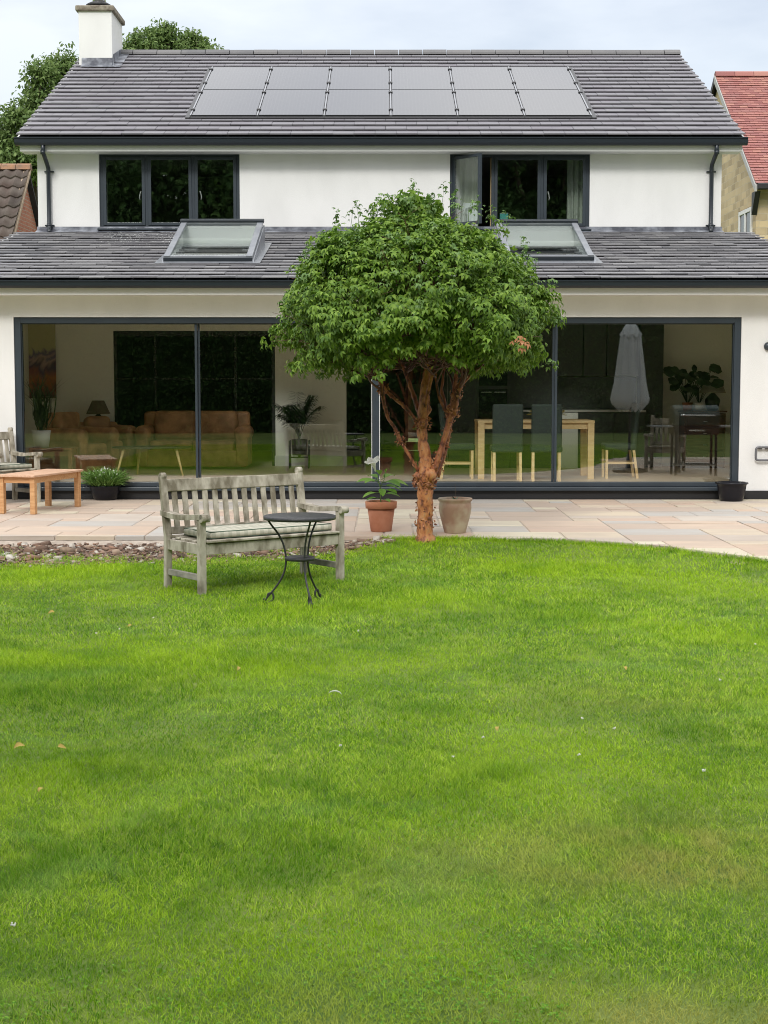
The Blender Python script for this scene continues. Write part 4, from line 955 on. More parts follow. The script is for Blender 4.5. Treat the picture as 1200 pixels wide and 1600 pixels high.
def big_tree(name, label, cat, base, blobs, n, ls, m, trunk_r, group=None):
    t = thing(name, label, cat, base, 0, group)
    crown_leaves(blobs, n, ls, m, t, base=base)
    mb = MB(); b = Vector(base); ctr = sum((Vector(c) for c, _ in blobs), Vector())/len(blobs); fork = b.lerp(Vector((ctr.x, ctr.y, ctr.z)), .55)
    limb(mb, b-Vector((0, 0, .2)), fork, trunk_r, trunk_r*.6, 10, 6, .03)
    for c, r in blobs:
        pts = limb(mb, fork, Vector(c), trunk_r*.4, trunk_r*.12, 6, 5, .08)
        for _ in range(5): limb(mb, pts[random.choice((3, 4, 5))], Vector(c)+Vector((random.uniform(-1, 1), random.uniform(-1, 1), random.uniform(-.5, 1))).normalized()*r*.85, trunk_r*.1, trunk_r*.02, 4, 3, .1)
    mb.build('trunk', M_BARK_DK, t, world=True)
    return t
def blob(px, py, r, Y): s = F_PX/Y; return (tuple(W(px, py, Y)), r/s)
big_tree('broadleaf_tree', 'tall dark green tree rising left of the chimney above the brown pantile roof', 'tree', (-10.5, 47, -.14),
    [blob(98, 112, 30, 47), (blob(120, 150, 45, 48)), blob(65, 118, 22, 46), blob(72, 165, 42, 46.5), blob(38, 190, 30, 46), blob(15, 215, 38, 46.5), blob(60, 225, 45, 47.5), blob(-10, 250, 40, 47), blob(30, 260, 40, 46), blob(-45, 280, 50, 47), blob(90, 250, 40, 46)], 30000, .15, M_LEAF_BG, .35)
big_tree('broadleaf_tree', 'lighter green tree whose top shows behind the roof ridge right of the chimney', 'tree', (-7.0, 50, -.14),
    [blob(212, 82, 24, 50), blob(238, 66, 18, 49.5), blob(258, 62, 20, 50), blob(285, 72, 18, 50.5), blob(305, 70, 16, 50), blob(328, 84, 13, 49.5), blob(258, 44, 7, 50), blob(262, 52, 9, 49.8), blob(300, 54, 8, 50), blob(213, 56, 8, 50), blob(236, 54, 7, 50), blob(318, 70, 8, 50), blob(333, 74, 6, 50), blob(250, 95, 40, 51), blob(290, 105, 40, 50), blob(200, 110, 35, 51)], 15000, .14, M_LEAF_BG, .3)
# trees at the bottom of the garden, behind the camera (the glazing mirrors them)
def garden_trees():
    h = thing('hedge', 'long dense clipped green hedge across the far end of the garden', 'hedge', (0, -8.2, -.14))
    mb = MB(); mb.box((0, 0, 2.55), (38, 1.3, 5.1), bev=.25)
    mb.build('hedge_core', mat('hedge_twigs', (.02, .04, .014), .95, (.035, .06, .02), 6), h)
    n = 70000; x = rng.uniform(-19.2, 19.2, n); top_ = rng.random(n) < .2; z = np.where(top_, 5.15, rng.uniform(0, 5.3, n)); y = np.where(top_, rng.uniform(-.7, .7, n), .68)+.22*mn2(x, z, .9, 4)+.1*mn2(x, z, 3.1, 7)+rng.normal(0, .07, n)
    P = np.stack([x, y, z+top_*.25*mn2(x, y, 1.1, 8)], 1); D = unit(np.array([0, .8, .1])+rnd_dirs(n)*.9); N_ = unit(np.array([0, .5, .9])+rnd_dirs(n)*.7); l = rng.uniform(.09, .17, n)
    V, q, t_ = leaf_mesh(P, D, N_, l, l*.55, .15, .3); np_mesh('hedge_foliage', V, q, t_, M_LEAF_HG, h)
    blobs = [((random.uniform(-2.3, 2.3), random.uniform(-1.6, 1.6), z), random.uniform(1.7, 2.7)) for z in np.linspace(3.5, 15.5, 15)]
    B = big_tree('garden_tree', 'tall green garden tree standing in the back row at the end of the lawn', 'tree', (0, 0, -.14), blobs, 52000, .30, M_LEAF_HG, .3, 'trees behind the garden hedge')
    for proto, y, xs in ((B, -14, (-15.5, -11.2, -6.9, -2.4, 2.2, 6.6, 11, 15.5)),):
        for i, x in enumerate(xs):
            o = proto if i == 0 else copy_tree(proto)
            o.location = (x+random.uniform(-.4, .4), y+random.uniform(-.8, .8), -.14); o.rotation_euler.z = random.uniform(0, 6.28); s = random.uniform(.88, 1.12); o.scale = (s, s, s)
            nth = ('leftmost', 'second from the left', 'third from the left', 'fourth from the left', 'fourth from the right', 'third from the right', 'second from the right', 'rightmost')[i]
            o['label'] = 'tall green tree, %s in the row behind the hedge' % nth
garden_trees()

# paperbark maple ----------------------------------------------------
def bark_mat():
    m = bpy.data.materials.new('paper_bark'); m.use_nodes = True; nt = m.node_tree; N = nt.nodes; L = nt.links; p = N['Principled BSDF']; p.inputs['Roughness'].default_value = .55
    tc = N.new('ShaderNodeTexCoord'); mp = N.new('ShaderNodeMapping'); mp.inputs['Scale'].default_value = (1, 1, .45); L.new(tc.outputs['Object'], mp.inputs[0])
    nz = N.new('ShaderNodeTexNoise'); nz.inputs['Scale'].default_value = 16; nz.inputs['Detail'].default_value = 8; nz.inputs['Roughness'].default_value = .65; L.new(mp.outputs[0], nz.inputs[0])
    cr = N.new('ShaderNodeValToRGB'); r = cr.color_ramp
    for _ in range(3): r.elements.new(.5)
    for e, (pp, c) in zip(r.elements, [(.30, (.06, .025, .016)), (.42, (.22, .075, .032)), (.49, (.42, .15, .05)), (.60, (.52, .23, .085)), (.72, (.26, .19, .13))]): e.position = pp; e.color = (*c, 1)
    L.new(nz.outputs[0], cr.inputs[0]); L.new(cr.outputs[0], p.inputs['Base Color'])
    b = N.new('ShaderNodeBump'); b.inputs['Strength'].default_value = .7; b.inputs['Distance'].default_value = .015; L.new(nz.outputs[0], b.inputs['Height']); L.new(b.outputs[0], p.inputs['Normal'])
    return m
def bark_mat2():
    m = bark_mat(); m.name = 'shaded_red_limb_bark'  # deep red limb bark, with the shade under the crown mixed into its colours
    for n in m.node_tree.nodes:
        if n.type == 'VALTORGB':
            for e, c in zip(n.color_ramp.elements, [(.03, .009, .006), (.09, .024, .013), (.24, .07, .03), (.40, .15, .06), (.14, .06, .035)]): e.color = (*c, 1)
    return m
def maple():
    Y0 = 15.16; base = Vector((W(665, 845, Y0).x, Y0, float(gz(.41, Y0))-.02))
    t = thing('paperbark_maple', 'small maple with peeling orange bark and domed green crown at the lawn edge', 'tree', tuple(base))
    MBK = bark_mat(); mb = MB(); ml_ = MB()
    def pth(l): return [W(px, py, Y0+dy) for px, py, dy in l]
    trunks = [
        (pth([(665, 852, 0), (664, 835, 0), (664, 800, 0), (664, 770, .0), (666, 745, 0), (665, 715, .0), (661, 690, .0), (659, 665, .01), (662, 640, .0), (664, 610, .0), (668, 575, .02), (672, 530, .0)]), [.122, .080, .071, .075, .088, .063, .050, .050, .056, .047, .036, .026]),
        (pth([(672, 752, -.02), (684, 720, -.04), (692, 695, -.05), (699, 668, -.07), (708, 640, -.09), (716, 610, -.12), (728, 580, -.16), (745, 550, -.2)]), [.07, .06, .048, .046, .06, .048, .035, .022]),
        (pth([(682, 745, .05), (692, 715, .09), (699, 690, .12), (703, 660, .16), (708, 625, .2), (712, 590, .26), (716, 550, .3)]), [.05, .04, .034, .034, .036, .03, .02]),
        (pth([(655, 738, -.02), (642, 716, -.06), (632, 700, -.07), (626, 690, -.06), (617, 668, -.08), (607, 655, -.1), (600, 630, -.12), (596, 600, -.16), (585, 575, -.2), (565, 555, -.25)]), [.024, .022, .022, .034, .026, .024, .03, .034, .028, .018]),
        (pth([(655, 668, .0), (645, 650, -.02), (632, 635, -.03), (615, 622, -.04), (600, 608, -.05), (588, 585, -.08), (560, 560, -.1), (530, 545, -.15)]), [.03, .026, .026, .025, .03, .028, .022, .014]),
        (pth([(659, 655, .03), (650, 630, .1), (640, 600, .2), (628, 570, .3), (610, 540, .42)]), [.04, .036, .03, .022, .014]),
        (pth([(663, 640, -.02), (668, 615, -.1), (676, 585, -.2), (684, 555, -.32)]), [.03, .028, .024, .016]),
        (pth([(706, 648, -.09), (694, 640, -.08), (686, 620, -.08), (681, 595, -.1), (680, 565, -.12)]), [.03, .022, .02, .018, .014]),
        (pth([(712, 625, -.1), (722, 600, -.05), (742, 580, .0), (775, 560, .05), (800, 550, .08)]), [.03, .026, .02, .016, .01]),
        (pth([(710, 620, .15), (722, 590, .3), (742, 565, .42)]), [.03, .022, .014]),
        (pth([(700, 690, .12), (700, 650, .0), (690, 610, .06), (694, 575, .1)]), [.02, .026, .024, .016])]
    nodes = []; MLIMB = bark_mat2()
    for ti, (pts, rad) in enumerate(trunks):
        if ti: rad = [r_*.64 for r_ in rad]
        fine = []; fr = []
        for i in range(len(pts)-1):
            k = max(2, int((pts[i+1]-pts[i]).length/.03))
            for j in range(k):
                u = j/k; p = pts[i].lerp(pts[i+1], u)
                fine.append(p+Vector((random.uniform(-1, 1), random.uniform(-1, 1), 0))*.003); fr.append((rad[i]*(1-u)+rad[i+1]*u)*random.uniform(.93, 1.07))
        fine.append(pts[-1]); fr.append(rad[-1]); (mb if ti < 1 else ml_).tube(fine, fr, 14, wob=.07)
        for p, r in zip(fine[-int(len(fine)*.45):], fr[-int(len(fr)*.45):]): nodes.append((p, r))
    # gnarled knuckles where it was pollarded
    for px, py, dy, r in [(666, 748, -.01, .088), (664, 755, .03, .085), (708, 642, -.08, .052), (660, 662, -.01, .060), (598, 610, -.1, .045), (666, 640, .02, .055), (712, 618, -.03, .05), (704, 640, .1, .055), (672, 742, -.05, .07), (655, 745, .0, .06)]:
        c = W(px, py, Y0+dy); mb.lathe([(0, -r*1.1), (r*.62, -r*.8), (r, 0), (r*.72, r*.75), (0, r*1.05)], c, 14)
    tr = mb.build('trunk', MBK, t, world=True)
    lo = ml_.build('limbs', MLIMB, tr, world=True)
    dt = bpy.data.textures.new('knots', 'CLOUDS'); dt.noise_scale = .05; md = tr.modifiers.new('knots', 'DISPLACE'); md.texture = dt; md.strength = .022; md.mid_level = .5; md.texture_coords = 'LOCAL'
    md = lo.modifiers.new('knots', 'DISPLACE'); md.texture = dt; md.strength = .014; md.mid_level = .5; md.texture_coords = 'LOCAL'
    # peeling flakes of bark
    P, D, Nn, Ls = [], [], [], []
    for k, (pts, rad) in enumerate(trunks[:5]):
        for i in range(len(pts)-2):
            nfl = int((pts[i+1]-pts[i]).length*rad[i]*(2600 if k == 0 else 2300))
            for _ in range(nfl):
                u = random.random(); p = pts[i].lerp(pts[i+1], u); r = rad[i]*(1-u)+rad[i+1]*u; a = random.uniform(0, 6.28); o = Vector((math.cos(a), math.sin(a), 0))
                tang = Vector((-o.y, o.x, 0))*random.choice((-1, 1))
                P.append(p+o*(r*.93)); D.append(tang*.7+o*random.uniform(.2, 1.0)+Vector((0, 0, random.uniform(-.6, .7)))); Nn.append(o+Vector((0, 0, random.uniform(-.5, .5)))); Ls.append(random.uniform(.008, .028) if random.random() < .85 else random.uniform(.03, .05))
    for c, r, n in [(W(664, 752, Y0), .115, 300), (W(660, 662, Y0), .08, 130), (W(707, 645, Y0-.08), .07, 90), (W(598, 605, Y0-.12), .05, 50), (W(626, 690, Y0-.06), .045, 60), (W(664, 790, Y0), .10, 60), (W(664, 815, Y0), .10, 50)]:
        for _ in range(n):
            o = Vector((random.gauss(0, 1), random.gauss(0, 1), random.gauss(0, .8))).normalized(); P.append(c+o*r*.92); D.append(o+Vector((random.gauss(0, .6), random.gauss(0, .6), random.gauss(0, .6)))); Nn.append(Vector((random.gauss(0, 1), random.gauss(0, 1), random.gauss(0, 1)))); Ls.append(random.uniform(.010, .034))
    P, D, Nn, Ls = map(np.array, (P, D, Nn, Ls)); V, q, tt = leaf_mesh(P, D, Nn, Ls, Ls*rng.uniform(.4, 1.0, len(Ls)), -.25, 1.1)
    np_mesh('peeling_bark', V-np.array(base), q, tt, vein_leaf('bark_flake', [(.10, .035, .02), (.32, .12, .055), (.50, .25, .13)], .6, .12), tr)
    # branchlets fanning up into the crown
    cx, cy = W(646, 500, Y0).x, Y0+.02
    prof = [(1.70, .80), (1.76, 1.04), (1.87, 1.18), (2.02, 1.25), (2.25, 1.25), (2.48, 1.18), (2.68, 1.06), (2.84, .95), (2.97, .80), (3.07, .64), (3.14, .47), (3.20, .15)]
    pz = np.array([p[0] if p[0] < 2.3 else 2.3+(p[0]-2.3)*.83 for p in prof]); pr = np.array([p[1] for p in prof])*.955
    mb = MB(); tips = []
    for i in range(280):
        a = random.uniform(0, 6.28); zt = random.uniform(1.70, 3.05) if i < 140 else random.uniform(1.72, 2.05); rr = float(np.interp(zt, pz, pr))*random.uniform(.55, .9)
        tgt = Vector((cx+math.cos(a)*rr, cy+math.sin(a)*rr, zt)); tgt2 = tgt-Vector((0, 0, .25))
        nd, r = min(random.sample(nodes, 22), key=lambda q_: (q_[0]-tgt2).length+(0 if q_[0].z < zt else 1))
        pts = limb(mb, nd, tgt, min(r*.5, .016)+.004, .004, 5, 6, .13, .08); tips.append(pts)
    for pts in tips:
        for _ in range(4):
            p = random.choice(pts[3:]); limb(mb, p, p+Vector((random.gauss(0, .2), random.gauss(0, .2), random.uniform(.0, .3))), .004, .0018, 4, 3, .15)
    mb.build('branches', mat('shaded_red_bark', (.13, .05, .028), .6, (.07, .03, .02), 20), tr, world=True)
    # foliage: sprays of drooping trifoliate leaves
    def sprays(n, shell, zlo=1.66, zhi=3.3, inner=0):
        z = rng.uniform(zlo, zhi, n*3); rr = np.interp(z, pz, pr); keep = rng.random(n*3) < (rr/1.43*.75+.25); z, rr = z[keep][:n], rr[keep][:n]; n = len(z)
        a = rng.uniform(0, 2*math.pi, n); bump = .075*np.sin(a*5+z*3)+.06*np.sin(a*11-z*9)+.05*np.sin(z*21+a*3)+.035*np.sin(a*19+z*14)
        r = rr*(1+bump)-shell*rng.random(n)**1.5-inner; z = z+.24*(1-np.abs(np.cos(a))**.8)*np.clip((2.25-z)/.5, 0, 1)
        p = np.stack([cx+np.cos(a)*r, cy+np.sin(a)*r, z+.03*np.sin(a*7)+rng.normal(0, .02, n)], 1)
        g = np.interp(z+.02, pz, pr)-np.interp(z-.02, pz, pr); nz_ = -g/.04
        o = unit(np.stack([np.cos(a), np.sin(a), np.clip(nz_, -.6, 4)], 1)); return p, o
    # the nearly flat top needs its own points
    def top(n):
        a = rng.uniform(0, 6.28, n); r = .9*np.sqrt(rng.random(n)); z = np.interp(-r, -pr[6:][::1], pz[6:]) if False else np.interp(r, pr[::-1][:7], pz[::-1][:7])
        p = np.stack([cx+np.cos(a)*r, cy+np.sin(a)*r, z+.05*np.sin(a*4+r*9)+.04*np.sin(r*23)-rng.random(n)*.12], 1); return p, unit(np.stack([np.cos(a)*r*.5, np.sin(a)*r*.5, np.ones(n)], 1))
    def under(n):
        a = rng.uniform(0, 6.28, n); r = np.sqrt(rng.uniform(.3, 1, n))*1.12; p = np.stack([cx+np.cos(a)*r, cy+np.sin(a)*r, 1.86+.2*(1-np.abs(np.cos(a)))+.10*np.sin(a*5)+.08*np.sin(a*9+1)-(r-.8)*.15+rng.normal(0, .045, n)], 1)
        return p, unit(np.stack([np.cos(a), np.sin(a), np.full(n, -.3)], 1))
    def leaves(PO, m, nper, s0, s1, nm, lift=0.0):
        p = np.concatenate([x[0] for x in PO]); o = np.concatenate([x[1] for x in PO]); n = len(p)
        P = np.repeat(p, nper, 0); O = np.repeat(o, nper, 0); k = len(P)
        stem = unit(O*.8+rnd_dirs(k)*.95+np.array([0, 0, .15+lift])); P = P+stem*rng.uniform(.02, .085, k)[:, None]
        # leaf stalk end, three leaflets hanging outward and down
        f = unit(O*.65+rnd_dirs(k)*.55+np.array([0, 0, -.42])); nn = unit(O*.8+np.array([0, 0, .9])+rnd_dirs(k)*.35); nn = unit(nn-f*np.sum(nn*f, 1, keepdims=True)); sd = np.cross(f, nn)
        L = rng.uniform(s0, s1, k); A = []
        for c_, s_, q_ in ((1, 0, 1), (.55, .83, .82), (.55, -.83, .82)):
            A.append((P, f*c_+sd*s_-nn*.12, nn, L*q_))
        V, q, tt = leaf_mesh(np.concatenate([x[0] for x in A]), np.concatenate([x[1] for x in A]), np.concatenate([x[2] for x in A]), np.concatenate([x[3] for x in A]), np.concatenate([x[3] for x in A])*.46, .16, .5)
        return np_mesh(nm, V-np.array(base), q, tt, m, t)
    def clustered(nc, per):      # layered pads of foliage with gaps between them
        p, o = sprays(nc, .16); p = p+o*rng.normal(.0, .05, nc)[:, None]; q = np.repeat(p, per, 0)+rng.normal(size=(nc*per, 3))*np.array([.085, .085, .045]); q[:, 2] -= .12*np.hypot(*(q[:, :2]-np.repeat(p, per, 0)[:, :2]).T); return q, np.repeat(o, per, 0)
    leaves([sprays(1500, .22), clustered(200, 11), sprays(500, .3, inner=.15), top(450), under(300)], M_LEAF, 5, .047, .074, 'crown')
    # fresh light shoots poking out of the top and the sides
    mb = MB(); SP = []; SO = []
    shoots = [(528, 366, 332), (548, 350, 322), (562, 345, 318), (578, 340, 330), (598, 330, 308), (606, 330, 326), (625, 322, 316), (648, 318, 288), (652, 318, 312), (670, 322, 310), (690, 322, 292), (705, 325, 303), (716, 328, 322), (745, 345, 315), (768, 352, 328), (790, 365, 336), (480, 410, 380), (500, 395, 372), (818, 400, 378), (838, 425, 398), (862, 470, 440), (868, 500, 495), (505, 570, 590), (548, 585, 592), (860, 560, 572), (475, 400, 400), (640, 330, 300), (735, 335, 322), (585, 335, 318), (825, 410, 395)]
    for px, y0, y1 in shoots:
        mb = MB(); dy = random.uniform(-.3, .3); a = W(px+random.uniform(-3, 3), y0+12, Y0+dy); b = W(px+random.uniform(-4, 4), y1+2, Y0+dy); pts = limb(mb, a, b, .0028, .0012, 4, 5, .06)
        for k, p in enumerate(pts[2:]):
            SP.append(tuple(p)); SO.append((random.uniform(-.6, .6), random.uniform(-.6, .6), .5))
            if k >= 2: SP.append(tuple(p)); SO.append((random.uniform(-.6, .6), random.uniform(-.6, .6), .3))
        mb.build('young_shoot', M_LEAF_Y, t, world=True)
    y1 = (np.array(SP), unit(np.array(SO)))
    leaves([y1], M_LEAF_Y, 2, .032, .05, 'young_leaves', .3)
    e, eo = sprays(330, .04, 2.0); leaves([(e+eo*.03, eo), tuple(v[:160] for v in top(160))], M_LEAF_Y, 3, .04, .062, 'young_leaves', .1)
    e = np.array([tuple(W(808+random.gauss(0, 7), 538+random.gauss(0, 8), Y0-1.15)) for _ in range(6)]); leaves([(e, np.tile([[.2, -1, .2]], (6, 1)))], vein_leaf('withered_leaf', [(.42, .17, .07), (.50, .26, .13)], .7), 2, .04, .06, 'withered_leaves')
maple()

# ------------------------------------------------------------------ garden furniture
def plaid():
    m = bpy.data.materials.new('plaid_cushion'); m.use_nodes = True; nt = m.node_tree; N = nt.nodes; L = nt.links; p = N['Principled BSDF']; p.inputs['Roughness'].default_value = .9
    tc = N.new('ShaderNodeTexCoord'); cur = None
    for d, sc_ in (('X', 4.2), ('Y', 4.2)):
        w = N.new('ShaderNodeTexWave'); w.bands_direction = d; w.inputs['Scale'].default_value = sc_; L.new(tc.outputs['Object'], w.inputs[0])
        g = N.new('ShaderNodeMath'); g.operation = 'GREATER_THAN'; g.inputs[1].default_value = .55; L.new(w.outputs[0], g.inputs[0])
        k = N.new('ShaderNodeMath'); k.operation = 'MULTIPLY'; k.inputs[1].default_value = .30; L.new(g.outputs[0], k.inputs[0])
        mx = N.new('ShaderNodeMix'); mx.data_type = 'RGBA'; L.new(k.outputs[0], mx.inputs['Factor'])
        if cur is None: mx.inputs['A'].default_value = (.54, .51, .42, 1)
        else: L.new(cur, mx.inputs['A'])
        mx.inputs['B'].default_value = (.16, .19, .13, 1); cur = mx.outputs['Result']
    L.new(cur, p.inputs['Base Color']); return m
M_PLAID = plaid()
def slatted_seat(name, label, cat, loc, rz, L, D, nsl, cush=True, cush_off=0, cush_len=None, clabel='', old=M_WOOD_OLD):
    t = thing(name, label, cat, loc, rz)
    SH, AH, TH = .425, .635, .93; lx = L/2
    for s in (-1, 1):
        mb = MB()   # rear leg running up into a leaning back post with a rounded head
        mb.bar((s*lx, D/2, 0), (s*lx, D/2-.01, SH+.02), .058, .045, up=Vector((0, 1, 0)), bev=.006)
        mb.bar((s*lx, D/2-.008, SH+.015), (s*lx, D/2+.07, TH-.02), .058, .045, up=Vector((0, 1, 0)), bev=.006)
        mb.tube([(s*lx-.0225, D/2+.068, TH-.018), (s*lx+.0225, D/2+.068, TH-.018)], .029, 14)
        mb.build('leg', old, t)
        mb = MB(); mb.bar((s*lx, -D/2, 0), (s*lx, -D/2, AH-.035), .058, .055, up=Vector((0, 1, 0)), bev=.006); mb.build('leg', old, t)
        mb = MB(); prof = []      # shaped armrest: dips in the middle and rolls over at the front
        n = 14; ya, yb = -D/2-.065, D/2+.05
        for i in range(n+1):
            u = i/n; y = ya+(yb-ya)*u; prof.append((y, AH+.012*math.cos(u*5.2)-.004))
        top = [(s*lx-.036, y, z) for y, z in prof]; bot = [(s*lx-.036, y, z-(.042 if i > 1 else .03+.012*i)) for i, (y, z) in enumerate(prof)]
        mb.prism(top+list(reversed(bot)), (.072, 0, 0)); mb.tube([(s*lx-.036, ya+.012, AH-.022), (s*lx+.036, ya+.012, AH-.022)], .031, 12); a = mb.build('armrest', old, t)
        mb = MB(); mb.box((s*lx, 0, .14), (.032, D-.06, .05), bev=.004); mb.build('stretcher', M_WOOD_DK, t)
        mb = MB(); mb.box((s*lx, 0, SH-.06), (.034, D-.06, .085), bev=.004); mb.build('side_rail', old, t)
    def yb(z): return D/2-.008+(z-SH-.015)/(TH-.035-SH)*.078
    rt = rotm('X', -math.atan(.078/.49))
    mb = MB(); mb.box((0, yb(TH-.09)-.002, TH-.095), (L-.05, .036, .10), rt, bev=.006); mb.build('top_rail', old, t)
    mb = MB(); mb.box((0, yb(SH+.06), SH+.045), (L-.05, .034, .06), rt, bev=.005); mb.build('lower_rail', old, t)
    for i in range(nsl):
        x = -L/2+L*(i+1)/(nsl+1); za, zb = SH+.07, TH-.14
        mb = MB(); mb.box((x, yb((za+zb)/2), (za+zb)/2), (.049, .016, zb-za+.02), rt, bev=.003, seg=1); mb.build('back_slat', old, t)
    mb = MB(); mb.box((0, -D/2-.004, SH-.062), (L-.056, .03, .085), bev=.004); mb.build('apron', old, t)
    mb = MB(); mb.box((0, D/2-.03, SH-.06), (L-.05, .03, .07), bev=.004); mb.build('rear_rail', old, t)
    mb = MB(); ns = 7
    for i in range(ns):
        y = -D/2-.01+(D-.02)*i/(ns-1)*.98; u = i/(ns-1)
        mb.box((0, y, SH-.012*math.sin(math.pi*u)+.0), (L-.036 if i else L-.06, D/ns-.014, .02), bev=.004, seg=1)
    tag(mb.build('seat_slats', old, t))
    if cush:
        cl = cush_len or L-.14
        M = ROOT[t]; c = M @ Vector((cush_off, -.03, SH+.012)); q = bpy.data.objects.new('tmp', None)
        mb = MB(); mb.box((0, 0, .03), (cl, D-.10, .055), bev=.024, seg=4)
        bm = mb.bm; bmesh.ops.subdivide_edges(bm, edges=[e for e in bm.edges if e.calc_length() > .3], cuts=9, use_grid_fill=True)
        for v in bm.verts:
            v.co.z += .006*math.sin(v.co.x*19+1)*math.cos(v.co.y*9)*(1 if v.co.z > .03 else .0)-(.006 if abs(v.co.y) < .05 and v.co.z > .03 else 0)
        o = mb.build('seat_cushion', M_PLAID, None, smooth=True); o.location = c; o.rotation_euler = (0, 0, rz); tag(o, clabel, 'cushion')
        ROOT[o] = Matrix.Translation(c) @ Matrix.Rotation(rz, 4, 'Z')
        mb = MB(); w, d = cl/2-.012, (D-.10)/2-.012
        for z in (.006, .055):
            pts = [(-w, -d, z), (w, -d, z), (w, d, z), (-w, d, z), (-w, -d, z)]; mb.tube(pts, .005, 6)
        pp = mb.build('piping', mat('green_piping', (.10, .14, .10), .9), o)
        bpy.data.objects.remove(q)
    return t
zb_ = float(gz(-1.05, 12.6))-.01
slatted_seat('garden_bench', 'weathered grey wooden bench with slatted back standing on the lawn', 'bench', (-1.065, 12.61, zb_), R(37.5), 1.34, .54, 13,
    clabel='long checked green and cream cushion lying on the lawn bench', cush_off=.02, cush_len=1.19)
slatted_seat('garden_armchair', 'weathered grey wooden armchair beside the low teak table at the left edge', 'armchair', (-4.79, 19.42, 0), R(48), .60, .50, 6,
    clabel='grey green cushion on the armchair at the left edge', cush_len=.50)
slatted_seat('garden_armchair', 'pale wooden slatted armchair mirrored in the right hand glass door', 'armchair', (4.75, 14.2, 0), R(200), .55, .50, 6, cush=False)

def teak_table():
    a, b, c, d = G(50.7, 804), G(120.5, 792), G(6.7, 802), G(77, 790)
    cen = (a+b+c+d)/4; dr = ((b-a)+(d-c)).normalized(); ang = math.atan2(dr.y, dr.x); L = ((b-a).length+(d-c).length)/2; w = (c-a).length
    w = .40
    t = thing('low_table', 'low golden teak table standing on the paving by the grey armchair', 'table', (cen.x, cen.y, 0), ang)
    H = .455
    for sx in (-1, 1):
        for sy in (-1, 1): mb = MB(); mb.box((sx*L/2, sy*w/2, H/2-.012), (.062, .062, H-.024), bev=.004); mb.build('leg', M_TEAK, t)
    for sy in (-1, 1): mb = MB(); mb.box((0, sy*w/2, H-.06), (L-.062, .028, .07), bev=.002); mb.build('apron', M_TEAK, t)
    for sx in (-1, 1): mb = MB(); mb.box((sx*L/2, 0, H-.06), (.028, w-.062, .07), bev=.002); mb.build('apron', M_TEAK, t)
    mb = MB(); m2 = mat('sun_bleached_teak', (.56, .33, .20), .55, (.66, .44, .31), 5, .15, 30, stretch=(1.2, 10, 10)); n = 7; W_ = w+.10
    for i in range(n): mb.box((0, -W_/2+W_*(i+.5)/n, H-.012), (L-.02, W_/n-.004, .024), bev=.003, seg=1)
    for s in (-1, 1): mb.box((s*(L/2+.03), 0, H-.0115), (.075, W_, .025), bev=.003, seg=1)
    mb.build('tabletop', m2, t)
teak_table()

def bistro():
    c = Vector((-.635, 11.52, 0)); c.z = float(gz(c.x, c.y))+.004; H = .665
    t = thing('bistro_table', 'small round black iron table with curled feet in front of the bench', 'table', tuple(c), 0)
    mb = MB(); mb.lathe([(0, H), (.262, H), (.272, H-.004), (.272, H-.028), (.266, H-.03), (.262, H-.008), (0, H-.008)], (0, 0, 0), 56); mb.build('tabletop', M_IRON, t)
    mb = MB(); hs = .352; mb.lathe([(0, hs), (.108, hs), (.113, hs-.003), (.113, hs-.026), (.108, hs-.027), (.105, hs-.008), (0, hs-.008)], (0, 0, 0), 36); mb.build('shelf', M_IRON, t)
    for a in (183, 292, 58):
        d = Vector((math.cos(R(a)), math.sin(R(a)), 0)); pr = [(.245, H-.02), (.225, H-.06), (.165, H-.14), (.125, H-.22), (.108, H-.30), (.105, H-.36), (.118, H-.43), (.150, H-.50), (.20, H-.57), (.245, H-.62), (.262, H-.648), (.270, .012)]
        cur = [(.262, .004), (.250, .006), (.240, .020), (.243, .038), (.256, .046)]
        cur = [(.282, .010), (.270, -.0), (.240, .0), (.208, .02), (.200, .05), (.215, .072), (.240, .066), (.246, .045)]
        P = [d*r+Vector((0, 0, z+.004)) for r, z in pr[:-1]+[(.272, .03)]+cur[1:]]
        Q = []      # smooth
        for i in range(len(P)-1):
            p0, p1, p2, p3 = P[max(i-1, 0)], P[i], P[i+1], P[min(i+2, len(P)-1)]
            for k in range(4):
                u = k/4; Q.append(.5*((2*p1)+(p2-p0)*u+(2*p0-5*p1+4*p2-p3)*u*u+(3*p1-p0-3*p2+p3)*u**3))
        Q.append(P[-1]); mb = MB(); mb.tube(Q, .0075, 8); mb.build('leg', M_IRON, t)
bistro()

